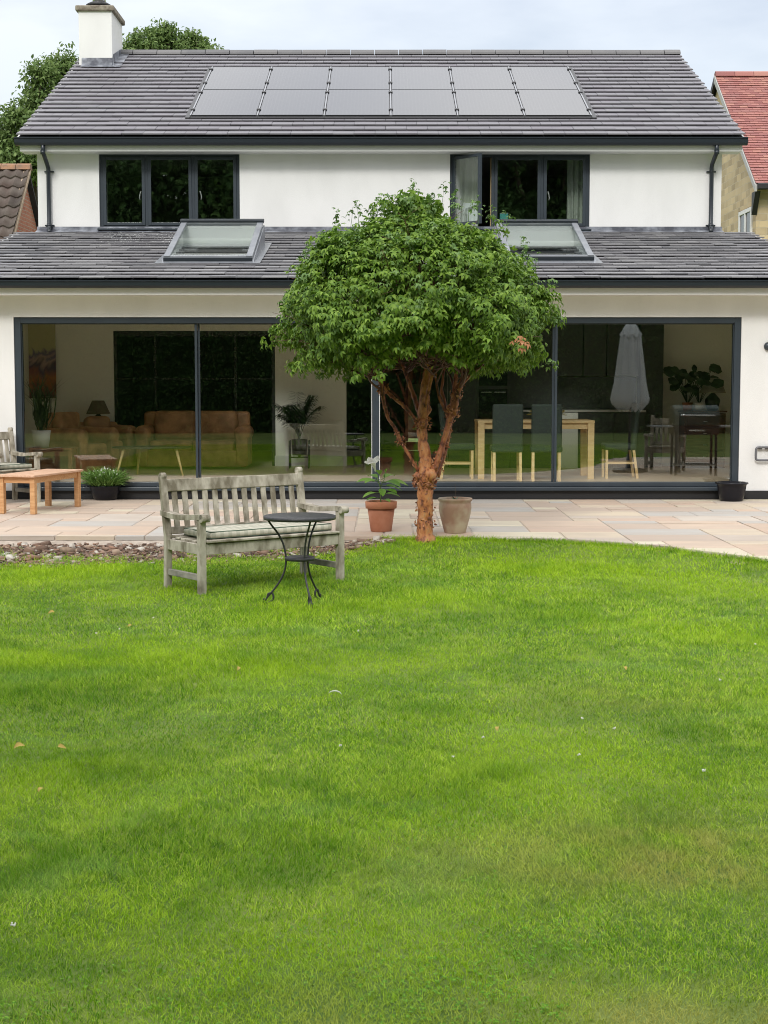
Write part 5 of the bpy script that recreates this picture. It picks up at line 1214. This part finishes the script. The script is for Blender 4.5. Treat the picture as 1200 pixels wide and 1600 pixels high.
# ------------------------------------------------------------------ pots and plants
def plant_leaves(parent, pos, dr, nr, ln, wd, m, name='leaves', fold=.15, droop=.4, base=(0, 0, 0)):
    V, q, t = leaf_mesh(np.array(pos, float), np.array(dr, float), np.array(nr, float), np.array(ln, float), np.array(wd, float), fold, droop)
    return np_mesh(name, V, q, t, m, parent)
def herb_bowl():
    p = G(164, 782.5); p.y += .18; s = 1.0
    t = thing('plant_bowl', 'black bowl of grassy green plants with white buds on the paving', 'potted plant', (W(164.5, 770, p.y).x, p.y, 0))
    mb = MB(); mb.lathe([(0, 0), (.125, 0), (.15, .02), (.185, .11), (.195, .165), (.203, .172), (.203, .185), (.19, .185), (.182, .16), (0, .155)], n=40); mb.build('bowl', M_POT_BLK, t)
    mb = MB(); mb.lathe([(0, .165), (.183, .162)], n=24); mb.build('soil', M_SOIL, t)
    n = 1500; a = rng.uniform(0, 6.28, n); r = .17*np.sqrt(rng.random(n)); pos = np.stack([np.cos(a)*r, np.sin(a)*r, np.full(n, .16)], 1)
    out = np.stack([np.cos(a)*(.1+r*3.6)+rng.normal(0, .3, n), np.sin(a)*(.1+r*3.6)+rng.normal(0, .3, n), rng.uniform(.7, 2.0, n)], 1)
    plant_leaves(t, pos+unit(out)*rng.uniform(0, .07, n)[:, None], out, np.array([0, 0, 1])-unit(out)*.5+rnd_dirs(n)*.4, rng.uniform(.12, .25, n), rng.uniform(.008, .015, n), M_LEAF_HERB, droop=.55)
    mb = MB(); mf = MB()
    for _ in range(34):
        a = random.uniform(0, 6.28); r = random.uniform(.03, .25); z = random.uniform(.33, .43)-r*.3; x, y = math.cos(a)*r, math.sin(a)*r
        mb.tube([(x*.4, y*.4, .16), (x*.8, y*.8, z*.8+.03), (x, y, z)], .0015, 4); mf.box((x, y, z+.006), (.014, .014, .02), rotm('Z', a), bev=.005)
    mb.build('stalks', M_LEAF_HERB, t); mf.build('buds', M_PETAL, t)
herb_bowl()
def terracotta_lily():
    c = G(595.5, 831.5); c.y += .10; x = W(595.5, 820, c.y).x
    t = thing('terracotta_pot_plant', 'terracotta pot left of the tree trunk with one white lily flower', 'potted plant', (x, c.y, 0))
    mb = MB(); mb.lathe([(0, 0), (.104, 0), (.108, .006), (.142, .245), (.138, .246)], n=48); mb.build('pot', M_TERRA, t)
    mb = MB(); mb.lathe([(.142, .238), (.160, .24), (.164, .306), (.160, .312), (.150, .312), (.146, .28), (.14, .262), (0, .26)], n=48); mb.build('rim', M_TERRA_RIM, t)
    mb = MB(); mb.lathe([(0, .285), (.143, .278)], n=24); mb.build('soil', M_SOIL, t)
    S = [(0, 0, .27), (-.006, .01, .36), (-.01, 0, .46), (-.045, .0, .56), (-.06, -.01, .63)]
    mb = MB(); mb.tube(S[:4], [.008, .007, .006, .005], 6); mb.tube([S[2], (.03, 0, .53), (.04, 0, .60)], .004, 6)
    pos, dr, nr, ln = [], [], [], []
    spec = [((-.01, 0, .50), (-1, -.1, .25), .20), ((0, 0, .50), (1, -.1, .12), .23), ((-.01, 0, .52), (-.7, -.7, .15), .17), ((0, 0, .51), (.75, -.6, .05), .20), ((0, 0, .53), (.5, .6, .3), .18), ((-.01, 0, .53), (-.5, .6, .3), .16), ((-.005, 0, .40), (-.95, -.3, -.05), .14), ((0, 0, .42), (.8, -.6, .1), .15), ((0, -.01, .34), (-.9, -.4, .1), .11), ((.0, -.01, .33), (.6, -.8, .05), .10), ((0, 0, .45), (.1, -1, -.2), .14), ((.03, 0, .56), (.3, -.4, .9), .08), ((0, 0, .47), (1, .3, -.05), .17), ((0, 0, .38), (.9, .2, .05), .15), ((-.01, 0, .55), (-.1, -.6, .6), .12)]
    for p, d, l in spec:
        p = Vector(p); d = Vector(d).normalized(); q = p+d*.055; mb.tube([p, q], .003, 5); pos.append(tuple(q)); dr.append(tuple(d)); nr.append((0, -.25, 1)); ln.append(l*1.0)
    mb.build('stem', mat('green_stem', (.12, .2, .05), .5), t)
    # full leaves: subdivided ovals
    mb = MB()
    for p, d, l in zip(pos, dr, ln):
        p = Vector(p); d = Vector(d).normalized(); up = Vector((0, -.2, 1)); up = (up-d*up.dot(d)).normalized(); sd = d.cross(up); w = l*.27; rows = []
        for i in range(8):
            u = i/7; ww = w*math.sin(math.pi*min(u*.93+.05, 1))**.75*(1 if u < 1 else 0)+.0005; c_ = p+d*l*u-Vector((0, 0, 1))*l*.28*u*u
            rows.append([mb.bm.verts.new(c_+sd*ww*k+up*(abs(k)*ww*.35)+up*random.uniform(-.002, .002)) for k in (-1, -.5, 0, .5, 1)])
        for a, b in zip(rows, rows[1:]):
            for k in range(4): f = mb.bm.faces.new((a[k], a[k+1], b[k+1], b[k])); f.smooth = True
    mb.build('leaves', M_LEAF_PT, t, fix=False)
    mb = MB(); ax = Vector((-.25, -.35, 1)).normalized(); o = Vector((-.058, -.01, .62)); x_ = ax.orthogonal().normalized(); y_ = ax.cross(x_); rows = []
    for i, (r, h) in enumerate([(.007, 0), (.012, .035), (.020, .07), (.036, .11), (.066, .13), (.082, .124)]):
        rows.append([mb.bm.verts.new(o+ax*(h+(.012*math.cos(5*a) if i > 3 else 0))+(x_*math.cos(a)+y_*math.sin(a))*r*(1+.12*math.cos(5*a)*(i > 3))) for a in [2*math.pi*k/20 for k in range(20)]])
    for a, b in zip(rows, rows[1:]):
        for k in range(20): f = mb.bm.faces.new((a[k], a[(k+1) % 20], b[(k+1) % 20], b[k])); f.smooth = True
    mb.build('flower', M_PETAL, t, fix=False)
terracotta_lily()
def aged_pot():
    c = G(710.5, 834); c.y += .11; x = W(711, 820, c.y).x
    t = thing('clay_pot', 'rounded aged clay pot with a tiny green sprout, right of the tree trunk', 'plant pot', (x, c.y, 0))
    mb = MB(); mb.lathe([(0, 0), (.105, 0), (.11, .006), (.132, .09), (.158, .19), (.168, .26), (.163, .30), (.158, .315), (.172, .33), (.177, .348), (.172, .356), (.155, .354), (.150, .335), (.15, .31), (0, .305)], n=56); mb.build('pot', M_POT_AGED, t)
    mb = MB(); mb.lathe([(0, .328), (.149, .32)], n=24); mb.build('soil', M_SOIL, t)
    n = 9; a = rng.uniform(0, 6.28, n); plant_leaves(t, np.stack([rng.normal(0, .01, n), rng.normal(0, .01, n), np.full(n, .325)], 1), np.stack([np.cos(a)*.7, np.sin(a)*.7, rng.uniform(.4, 1.4, n)], 1), np.tile([[0, 0, 1.]], (n, 1)), rng.uniform(.05, .10, n), np.full(n, .018), mat('grey_green_leaf', (.07, .14, .08), .6), 'sprout', droop=.5)
    mb = MB(); mb.tube([(0, 0, .32), (.002, 0, .42), (0, 0, .50)], .0018, 4); mb.build('stalk', M_BARK_DK, t)
aged_pot()
def black_pot():
    c = G(1142, 784); c.y += .13; x = W(1143, 770, c.y).x
    t = thing('black_pot', 'wide shiny black planter against the right end of the glass doors', 'plant pot', (x, c.y, 0))
    mb = MB(); mb.lathe([(0, 0), (.135, 0), (.145, .008), (.165, .08), (.182, .17), (.188, .215), (.208, .222), (.212, .232), (.205, .243), (.185, .243), (.175, .222), (0, .205)], n=48); mb.build('pot', M_POT_BLK, t)
    mb = MB(); mb.lathe([(0, .222), (.178, .216)], n=24); mb.build('soil', mat('reddish_mulch', (.13, .06, .04), .9, (.2, .1, .07), 30), t)
black_pot()
def wall_bits():
    c = W(1193, 709, YF-.05)
    t = thing('hose_bracket', 'grey metal bracket loop fixed low on the white wall at the right edge', 'wall bracket', (c.x, YF-.002, c.z))
    mg = mat('zinc_grey', (.17, .17, .18), .5, metal=.5)
    mb = MB(); w, h = .10, .085; pts = [(w*math.copysign(abs(math.cos(a))**.35, math.cos(a)), -.05, h*math.copysign(abs(math.sin(a))**.35, math.sin(a))) for a in [2*math.pi*k/32 for k in range(33)]]
    mb.tube(pts, .015, 8); mb.build('loop', mg, t)
    mb = MB(); mb.box((-.04, -.022, .075), (.05, .045, .04), bev=.008); mb.build('wall_plate', mg, t)
    mb = MB(); mb.box((.05, -.022, .075), (.05, .045, .04), bev=.008); mb.build('wall_plate', mg, t)
    c = W(1201, 541, YF-.04)
    t = thing('wall_light', 'small round dark wall fitting at the right edge above the bracket', 'wall light', (c.x, YF, c.z))
    mb = MB(); mb.M = Matrix.Rotation(R(90), 4, 'X'); mb.lathe([(0, .0), (.05, 0), (.055, .012), (.05, .04), (.03, .055), (0, .06)], n=24); mb.build('body', M_ANTH, t)
wall_bits()

# parasol and barbecue on the right of the patio (out of frame; the glass mirrors them)
def parasol():
    t = thing('parasol', 'closed white parasol on a round base, mirrored in the right glass door', 'parasol', (4.12, 14.35, 0))
    mb = MB(); mb.lathe([(0, 0), (.27, 0), (.28, .02), (.26, .05), (.06, .07), (.04, .30), (0, .30)], n=32); mb.build('base', M_BLACK, t)
    mb = MB(); mb.tube([(0, 0, .2), (0, 0, 2.42)], .022, 10); mb.build('pole', M_BLACK, t)
    mb = MB(); n = 64; rows = []
    for z, r in [(2.46, .07), (2.40, .11), (2.28, .15), (1.9, .19), (1.5, .235), (1.22, .285), (1.12, .27), (1.05, .20)]:
        rows.append([mb.bm.verts.new(((r*(1+.17*math.cos(8*a+.4*math.sin(z*5))), r*(1+.17*math.cos(8*a+.4*math.sin(z*5))), 0)[0]*math.cos(a), r*(1+.17*math.cos(8*a+.4*math.sin(z*5)))*math.sin(a), z+(.05*math.cos(8*a) if z < 1.2 else 0))) for a in [2*math.pi*k/n for k in range(n)]])
    for a, b in zip(rows, rows[1:]):
        for k in range(n): f = mb.bm.faces.new((a[k], a[(k+1) % n], b[(k+1) % n], b[k])); f.smooth = True
    mb.build('canopy', M_FABRIC, t)
    mb = MB(); rows = []
    for z, r in [(2.49, .02), (2.47, .075), (2.36, .135), (2.27, .175)]:
        rows.append([mb.bm.verts.new((r*(1+.08*math.cos(8*a))*math.cos(a), r*(1+.08*math.cos(8*a))*math.sin(a), z+(.03*math.cos(8*a) if z < 2.3 else 0))) for a in [2*math.pi*k/n for k in range(n)]])
    for a, b in zip(rows, rows[1:]):
        for k in range(n): f = mb.bm.faces.new((a[k], a[(k+1) % n], b[(k+1) % n], b[k])); f.smooth = True
    mb.build('top_flap', M_FABRIC, t)
parasol()
def barbecue():
    t = thing('barbecue', 'dark green lidded barbecue with chrome handle mirrored in the right glass door', 'barbecue', (5.0, 15.35, 0), R(180))
    mb = MB(); pr = [(-.24, .82), (-.24, .98), (-.17, 1.09), (-.05, 1.14), (.12, 1.13), (.22, 1.05), (.24, .82)]
    mb.prism([(-.36, y, z) for y, z in pr], (.72, 0, 0)); mb.build('lid', M_BBQ, t)
    mb = MB(); mb.tube([(-.27, -.24, .98), (-.27, -.31, .98), (.27, -.31, .98), (.27, -.24, .98)], .014, 8); mb.build('handle', M_CHROME, t)
    mb = MB(); mb.box((0, 0, .74), (.72, .46, .14), bev=.02); mb.build('body', M_BLACK, t)
    for s in (-1, 1):
        mb = MB(); mb.box((s*.55, 0, .80), (.36, .42, .03), bev=.01); mb.build('side_shelf', mat('grey_shelf', (.3, .31, .32), .4, metal=.5), t)
        for y in (-.18, .18): mb = MB(); mb.box((s*.32, y, .34), (.035, .035, .66)); mb.build('leg', M_BLACK, t)
    mb = MB(); mb.box((0, 0, .18), (.66, .40, .02)); mb.build('bottom_shelf', M_CHROME, t)
    mb = MB(); mb.box((0, -.235, .74), (.25, .01, .025)); mb.build('name_bar', M_CHROME, t)
barbecue()

# ------------------------------------------------------------------ furniture and plants indoors
def rbx(mb, c, d, r=.05, rot=None): mb.box(c, d, rot, bev=r, seg=4)
def sofa(name, label, cat, c, rz, w, d, h, ncush):
    t = thing(name, label, cat, c, rz); aw = .22; hs = .44
    def p(nm, *bs):
        mb = MB()
        for b in bs: rbx(mb, *b)
        mb.build(nm, M_LEATHER, t, smooth=True)
    p('base', ((0, 0, .17), (w-.06, d-.06, .26), .03))
    for s in (-1, 1):
        mb = MB(); rbx(mb, (s*(w/2-aw/2), -.02, .30), (aw-.03, d-.06, .5), .03); mb.M = Matrix.Translation(Vector((s*(w/2-aw/2), 0, .56))) @ Matrix.Rotation(R(90), 4, 'X')
        mb.lathe([(0, -d/2+.06), (.11, -d/2+.05), (.125, -d/2+.08), (.125, d/2-.05), (.10, d/2-.01), (0, d/2)], n=20); mb.build('arm', M_LEATHER, t, smooth=True)
    iw = (w-2*aw)/ncush
    for i in range(ncush):
        x = -w/2+aw+iw*(i+.5)
        p('seat_cushion', ((x, -.06, hs-.08), (iw-.01, d-.24, .18), .05)); p('back_cushion', ((x, d/2-.20, hs+.22), (iw-.01, .24, h-hs+.02), .08, rotm('X', R(-10))))
    p('back', ((0, d/2-.09, (h+.1)/2), (w-.08, .16, h-.12), .06))
    return t
Xs = lambda px, Y: W(px, 700, Y).x
sofa('leather_sofa', 'brown leather two seat sofa in front of the dark glazed screen', 'sofa', (Xs(304, 24.3), 24.35, FZ), 0, 1.78, .86, .90, 2)
sofa('leather_armchair', 'brown leather armchair nearest the white plant pot', 'armchair', (Xs(120, 23), 23.05, FZ), R(62), .95, .88, .92, 1)
sofa('leather_armchair', 'brown leather armchair beside the table lamp', 'armchair', (Xs(160, 24.1), 24.15, FZ), R(35), .86, .80, .74, 1)
def table_round():
    c = W(237, 700, 22.5); t = thing('coffee_table', 'dark oval coffee table with splayed pale legs before the sofa', 'table', (c.x, 22.5, FZ))
    mb = MB(); mb.lathe([(0, .40), (.56, .40), (.585, .41), (.58, .425), (0, .425)], n=48, ey=.55); mb.build('tabletop', mat('dark_walnut', (.05, .035, .025), .3), t)
    for x, y in ((-.38, -.16), (.38, -.16), (-.2, .18), (.32, .2)): mb = MB(); mb.tube([(x, y, .40), (x*1.28, y*1.4, 0)], [.022, .012], 8); mb.build('leg', M_OAK, t)
table_round()
def lamp(label, c, h, shade, base_r, m_shade, m_base, sh):
    t = thing('table_lamp', label, 'lamp', c)
    mb = MB(); mb.lathe([(0, 0), (base_r*.6, 0), (base_r*.75, .02), (base_r, h*.28), (base_r*.95, h*.36), (base_r*.4, h*.5), (.02, h*.55), (.012, h*.75), (0, h*.75)], n=24); mb.build('base', m_base, t)
    mb = MB(); mb.lathe([(shade, h-sh), (shade*.5, h), (shade*.49, h), (shade*.985, h-sh)], n=28); mb.build('lamp_shade', m_shade, t)
def box_table(name, label, cat, c, size, m, leg=.05, top=.03, rz=0):
    t = thing(name, label, cat, c, rz); w, d, h = size
    mb = MB(); mb.box((0, 0, h-top/2), (w, d, top), bev=.004); mb.build('tabletop', m, t)
    for sx in (-1, 1):
        for sy in (-1, 1): mb = MB(); mb.box((sx*(w/2-leg/2-.005), sy*(d/2-leg/2-.005), (h-top)/2), (leg, leg, h-top-.002)); mb.build('leg', m, t)
    mb = MB()
    for sy in (-1, 1): mb.box((0, sy*(d/2-leg/2-.005), h-top-.045), (w-2*leg-.014, .02, .08))
    for sx in (-1, 1): mb.box((sx*(w/2-leg/2-.005), 0, h-top-.045), (.02, d-2*leg-.014, .08))
    mb.build('apron', m, t)
    return t
lc = W(154, 671, 24.55)
box_table('lamp_table', 'small dark table under the brown lamp behind the armchairs', 'table', (lc.x, 24.55, FZ), (.45, .4, lc.z-FZ), M_BLACK)
lamp('brown shaded table lamp between the painting and the dark screen', (lc.x, 24.55, lc.z), .46, .19, .10, M_SHADE, M_BLACK, .21)
pc = W(84, 699, 22.0)
box_table('side_table', 'square wooden side table under the white potted plant', 'table', (pc.x, 22.0, FZ), (.62, .45, pc.z-FZ), mat('warm_wood', (.30, .14, .06), .4), .06)
def fronds(parent, o, n, L, m, spread=.6, wid=.03, nleaf=16, blade=.16, two=True):
    pos, dr, nr, ln = [], [], [], []; mb = MB()
    for i in range(n):
        a = random.uniform(0, 6.28); l = L*random.uniform(.65, 1); out = Vector((math.cos(a), math.sin(a), 0)); sp = spread*random.uniform(.35, 1.2); pts = []
        for k in range(9):
            u = k/8; pts.append(Vector(o)+out*(sp*l*u**1.4)+Vector((0, 0, l*(u*1.15-.55*sp*u**2.6))))
        mb.tube(pts, [.006*(1-.7*k/8) for k in range(9)], 5)
        for j in range(nleaf):
            u = .35+.65*j/nleaf; q = u*8; k = min(int(q), 7); p = pts[k].lerp(pts[k+1], q-k); tg = (pts[k+1]-pts[k]).normalized(); sd = tg.cross(Vector((0, 0, 1))).normalized()
            for s in (-1, 1):
                d = (tg*.9+sd*s*.8+Vector((0, 0, -.15))).normalized(); pos.append(tuple(p)); dr.append(tuple(d)); nr.append((0, 0, 1)); ln.append(blade*(1.15-.6*u)*random.uniform(.8, 1.1))
    mb.build('stems', m, parent); ln = np.array(ln); plant_leaves(parent, pos, dr, nr, ln, ln*0+wid, m, droop=.7)
def pot_in(name, label, c, r, h, mpot, taper=.8):
    t = thing(name, label, 'potted plant', c); mb = MB(); mb.lathe([(0, 0), (r*taper, 0), (r, h), (r*.92, h), (r*.9, h-.03), (0, h-.03)], n=28); mb.build('pot', mpot, t); return t
t = pot_in('white_pot_palm', 'strappy leaved plant in a white pot on the wooden side table', (W(65, 700, 22).x, 22.0, pc.z), .135, .245, M_WHITE, .75)
n = 60; a = rng.uniform(0, 6.28, n); plant_leaves(t, np.stack([rng.normal(0, .03, n), rng.normal(0, .03, n), np.full(n, .22)], 1), np.stack([np.cos(a)*rng.uniform(.1, .9, n), np.sin(a)*rng.uniform(.1, .9, n), np.full(n, 1.)], 1), np.stack([np.cos(a), np.sin(a), np.full(n, .2)], 1), rng.uniform(.3, .72, n), np.full(n, .035), mat('strap_leaf', (.05, .085, .03), .5), droop=.9)
def stand_palm():
    c = W(468, 731, 24.35); st = thing('plant_stand', 'black four legged stand holding the palm against the pale wall', 'plant stand', (c.x, 24.35, FZ))
    for x in (-.15, .15):
        for y in (-.13, .13): mb = MB(); mb.box((x, y, .22), (.025, .025, .44)); mb.build('leg', M_BLACK, st)
    mb = MB(); mb.box((0, 0, .17), (.29, .03, .02)); mb.box((0, 0, .192), (.03, .26, .02)); mb.build('cross_bar', M_BLACK, st)
    t = pot_in('palm_plant', 'dark palm with arching fronds in a black pot on the stand', (c.x, 24.35, FZ+.205), .125, .25, M_BLACK, .9)
    fronds(t, (0, 0, .2), 17, .80, M_LEAF_PALM, .50, .034, 17, .24)
stand_palm()
def painting():
    a, b = W(44, 503, 24.86), W(88, 622, 24.86)
    m = bpy.data.materials.new('abstract_canvas'); m.use_nodes = True; nt = m.node_tree; N = nt.nodes; L = nt.links; p = N['Principled BSDF']; p.inputs['Roughness'].default_value = .8
    tc = N.new('ShaderNodeTexCoord'); nz = N.new('ShaderNodeTexNoise'); nz.inputs['Scale'].default_value = 2.2; nz.inputs['Distortion'].default_value = 1.6; L.new(tc.outputs['Object'], nz.inputs[0])
    sp = N.new('ShaderNodeSeparateXYZ'); L.new(tc.outputs['Object'], sp.inputs[0]); k = N.new('ShaderNodeMath'); k.operation = 'MULTIPLY_ADD'; k.inputs[1].default_value = .75; L.new(sp.outputs[2], k.inputs[0])
    n2 = N.new('ShaderNodeMath'); n2.operation = 'MULTIPLY'; n2.inputs[1].default_value = .5; L.new(nz.outputs[0], n2.inputs[0]); L.new(n2.outputs[0], k.inputs[2])
    cr = N.new('ShaderNodeValToRGB'); r = cr.color_ramp
    for _ in range(5): r.elements.new(.5)
    for e, (pp, c) in zip(r.elements, [(.16, (.03, .02, .03)), (.32, (.16, .05, .05)), (.46, (.45, .14, .05)), (.58, (.10, .06, .12)), (.68, (.45, .30, .28)), (.76, (.16, .12, .22)), (.82, (.50, .46, .26))]): e.position = pp; e.color = (*c, 1)
    L.new(k.outputs[0], cr.inputs[0]); L.new(cr.outputs[0], p.inputs['Base Color'])
    t = thing('painting', 'tall abstract painting in purple, orange and cream at the far left', 'painting', ((a.x+b.x)/2, 24.86, b.z))
    mb = MB(); mb.box((0, 0, (a.z-b.z)/2), (b.x-a.x, .035, a.z-b.z)); mb.build('canvas', m, t)
painting()
# dining set
def dining_table():
    a, b = W(752, 700, 21.7), W(923, 700, 21.7); h = W(800, 657, 21.7).z-FZ
    box_table('dining_table', 'long light oak dining table behind the right hand glass', 'table', ((a.x+b.x)/2, 22.1, FZ), (b.x-a.x+.1, .86, h), M_OAK, .088, .035)
    return h
th_ = dining_table()
def dining_chair(label, px, Y, rz):
    t = thing('dining_chair', label, 'chair', (Xs(px, Y), Y, FZ), rz, 'dining chairs round the oak table')
    for sx in (-1, 1):
        mb = MB(); mb.bar((sx*.18, -.19, 0), (sx*.18, -.19, .42), .035, .035, up=Vector((0, 1, 0))); mb.build('leg', M_OAK, t)
        mb = MB(); mb.bar((sx*.18, .25, 0), (sx*.18, .19, .42), .035, .035, up=Vector((0, 1, 0))); mb.build('leg', M_OAK, t)
        mb = MB(); mb.box((sx*.18, .02, .22), (.02, .38, .03)); mb.build('stretcher', M_OAK, t)
    mb = MB(); rbx(mb, (0, 0, .45), (.44, .46, .09), .03); mb.build('seat', M_UPH, t, smooth=True)
    mb = MB(); rbx(mb, (0, .225, .76), (.42, .07, .62), .03, rotm('X', R(-6))); mb.build('backrest', M_UPH, t, smooth=True)
dining_chair('dark high backed chair at the table, left of the two seen from behind', 791, 21.28, R(180))
dining_chair('dark high backed chair at the table, right of the two seen from behind', 853, 21.28, R(176))
dining_chair('dark dining chair at the left end of the oak table', 716, 21.9, R(90))
dining_chair('dark dining chair with pale legs right of the oak table', 966, 22.0, R(-90))
def table_top_things():
    z = FZ+th_; x = Xs(855, 22.0)
    t = thing('dried_flower_bowl', 'bowl of yellow dried flowers on the oak dining table', 'flowers', (x, 22.05, z))
    mb = MB(); mb.lathe([(0, 0), (.06, 0), (.11, .06), (.13, .09), (.12, .09), (.10, .06), (0, .03)], n=24); mb.build('bowl', M_WHITE, t)
    n = 500; d = rnd_dirs(n); d[:, 2] = np.abs(d[:, 2])*.7; plant_leaves(t, d*rng.uniform(.03, .17, n)[:, None]*np.array([1.5, 1, 1])+np.array([0, 0, .07]), d, rnd_dirs(n), rng.uniform(.03, .07, n), np.full(n, .012), mat('dried_yellow_petal', (.38, .32, .07), .8), 'dried_flowers')
table_top_things()
# right hand sideboard with plants and a lamp
def sideboard():
    a, b = W(1068, 642, 24.3), W(1137, 642, 24.3); w = b.x-a.x; h = a.z-FZ
    m = mat('dark_red_wood', (.09, .035, .018), .4, (.12, .055, .03), 5); t = thing('sideboard', 'dark reddish sideboard with drawers behind the right end of the glass', 'sideboard', ((a.x+b.x)/2, 24.55, FZ))
    mb = MB(); mb.box((0, 0, h/2-.02), (w-.04, .42, h-.04)); mb.build('carcass', m, t); mb = MB(); mb.box((0, 0, h-.012), (w, .46, .025), bev=.005); mb.build('top', m, t)
    for r_ in range(4):
        mb = MB(); mb.box((0, -.22, .12+r_*(h-.16)/4+.06), (w-.12, .02, (h-.16)/4-.02), bev=.005); dr_ = mb.build('drawer', m, t)
        mb = MB(); mb.tube([(-.03, -.25, .18+r_*(h-.16)/4), (.03, -.25, .18+r_*(h-.16)/4)], .01, 6); mb.build('handle', M_CHROME, dr_)
    z = FZ+h; lc_ = W(1113, 640, 24.5)
    lamp('pale shaded lamp with a round dark base on the wooden sideboard', (lc_.x, 24.5, z), .52, .21, .12, mat('cream_lampshade', (.42, .38, .30), .9, transl=.2), M_BLACK, .24)
    def monstera(label, px, L, n):
        q = pot_in('leafy_plant', label, (W(px, 640, 24.45).x, 24.45, z), .085, .13, M_WHITE if px > 1080 else M_TERRA)
        mb = MB(); ml = MB()
        for i in range(n):
            a_ = random.uniform(0, 6.28); e = Vector((math.cos(a_)*L*.42, math.sin(a_)*L*.3, .1+L*random.uniform(.35, 1.0))); mb.tube([(0, 0, .1), e*.55+Vector((0, 0, .08)), e], .005, 5)
            d = Vector((math.cos(a_), math.sin(a_)*.6-.3, -.35)).normalized(); up = Vector((random.uniform(-.3, .3), -.75, .7)); up = (up-d*up.dot(d)).normalized(); sd = d.cross(up); l = random.uniform(.13, .22); ring = []
            for k in range(14):
                th = 2*math.pi*k/14; rr = l*.5*(1-.25*math.cos(th))*(1+.1*math.cos(th*5)); ring.append(ml.bm.verts.new(e+d*(l*.4+math.cos(th)*rr)+sd*math.sin(th)*rr*.95+up*abs(math.sin(th))*.015))
            f = ml.bm.faces.new(ring)
        mb.build('stems', M_LEAF_PALM, q); ml.build('leaves', M_LEAF_PALM, q, fix=False)
    monstera('dark round leaved plant on the sideboard, beside the pale lamp', 1092, .62, 12); monstera('taller dark leafy plant at the left end of the sideboard', 1074, .62, 16)
sideboard()
# curtains and a turquoise box upstairs
def curtain(label, px0, px1, win, Y=YU+.42):
    x0, x1 = Xs(px0, Y), Xs(px1, Y); z0, z1 = win[2]-.25, win[3]-.03
    t = MB(); n = 48; w = x1-x0; A = []; B = []
    for i in range(n+1):
        u = i/n; y = .028*math.sin(u*w*62)+.012*math.sin(u*w*31+1); A.append((x0+w*u, Y+y, z1)); B.append((x0+w*u+.02*math.sin(u*9), Y+y*1.2, z0))
    for s in (0, .004):
        va = [t.bm.verts.new((p[0], p[1]+s, p[2])) for p in A]; vb = [t.bm.verts.new((p[0], p[1]+s, p[2])) for p in B]
        for i in range(n): f = t.bm.faces.new((va[i], va[i+1], vb[i+1], vb[i])); f.smooth = True
    o = t.build('curtain', M_CURT, None, fix=False); tag(o, label, 'curtain')
curtain('narrow pale curtain in the left upstairs window', 160, 174, WINL)
curtain('pale green curtain seen through the open upstairs casement', 709, 744, WINR)
curtain('pale green curtain at the right side of the right upstairs window', 882, 914, WINR)
def box_on_sill():
    p = W(787, 359, YU+.24); z = WINR[2]+.05
    t = thing('turquoise_box', 'small turquoise box standing on the right upstairs window sill', 'box', (p.x, YU+.24, z))
    mb = MB(); mb.box((0, 0, .11), (.13, .09, .22), bev=.004); mb.build('carton', mat('turquoise_card', (.10, .48, .44), .5), t)
    mb = MB(); mb.box((0, 0, .226), (.134, .094, .012), bev=.003); mb.build('lid', mat('pale_card', (.5, .62, .58), .6), t)
box_on_sill()
# a few fallen leaves and a curled white feather on the grass
def fallen():
    m = vein_leaf('yellow_fallen_leaf', [(.55, .42, .08), (.5, .34, .1), (.42, .22, .08)], .7)
    for (px, py, L, lab) in [(30, 1165, .05, 'pale curled fallen leaf on the grass at the far left'), (97, 1167, .04, 'small yellow fallen leaf on the grass near the left edge'), (80, 957, .05, 'yellow fallen leaf on the lawn left of the bench'), (372, 1044, .04, 'tiny yellow leaf on the grass below the bench'), (975, 1042, .045, 'reddish fallen leaf on the right side of the lawn'), (778, 1136, .04, 'brown fallen leaf near the middle of the lawn'), (203, 976, .035, 'orange fallen leaf left of the bench legs'), (65, 1232, .035, 'orange fallen leaf at the lower left of the lawn')]:
        p = G(px, py, -.08); mb = MB(); a = random.uniform(0, 3.14); d = Vector((math.cos(a), math.sin(a)*.6, .15)).normalized(); up = Vector((random.uniform(-.5, .5), -.6, .8)).normalized(); sd = d.cross(up).normalized(); rows = []
        for i in range(6):
            u = i/5; w = L*.26*math.sin(math.pi*(u*.92+.04)); c = Vector((0, 0, .045))+d*L*(u-.5)+up*L*.3*math.sin(u*3); rows.append([mb.bm.verts.new(c+sd*w*k+up*abs(k)*w*.5) for k in (-1, 0, 1)])
        for r0, r1 in zip(rows, rows[1:]):
            for k in range(2): f = mb.bm.faces.new((r0[k], r0[k+1], r1[k+1], r1[k])); f.smooth = True
        o = mb.build('fallen_leaf', m); o.location = (p.x, p.y, float(gz(p.x, p.y))-.01); tag(o, lab, 'leaf', 'fallen leaves on the lawn')
    p = G(523, 1086, -.08); mb = MB(); mb.tube([(math.cos(a)*.035, .0, .03+.022*math.sin(a)) for a in np.linspace(.1, 2.7, 12)], [.001+.0025*math.sin(x) for x in np.linspace(.2, 2.9, 12)], 6)
    o = mb.build('white_feather', M_PETAL); o.location = (p.x, p.y, float(gz(p.x, p.y))+.01); tag(o, 'small curled white feather lying in the middle of the lawn', 'feather')
fallen()
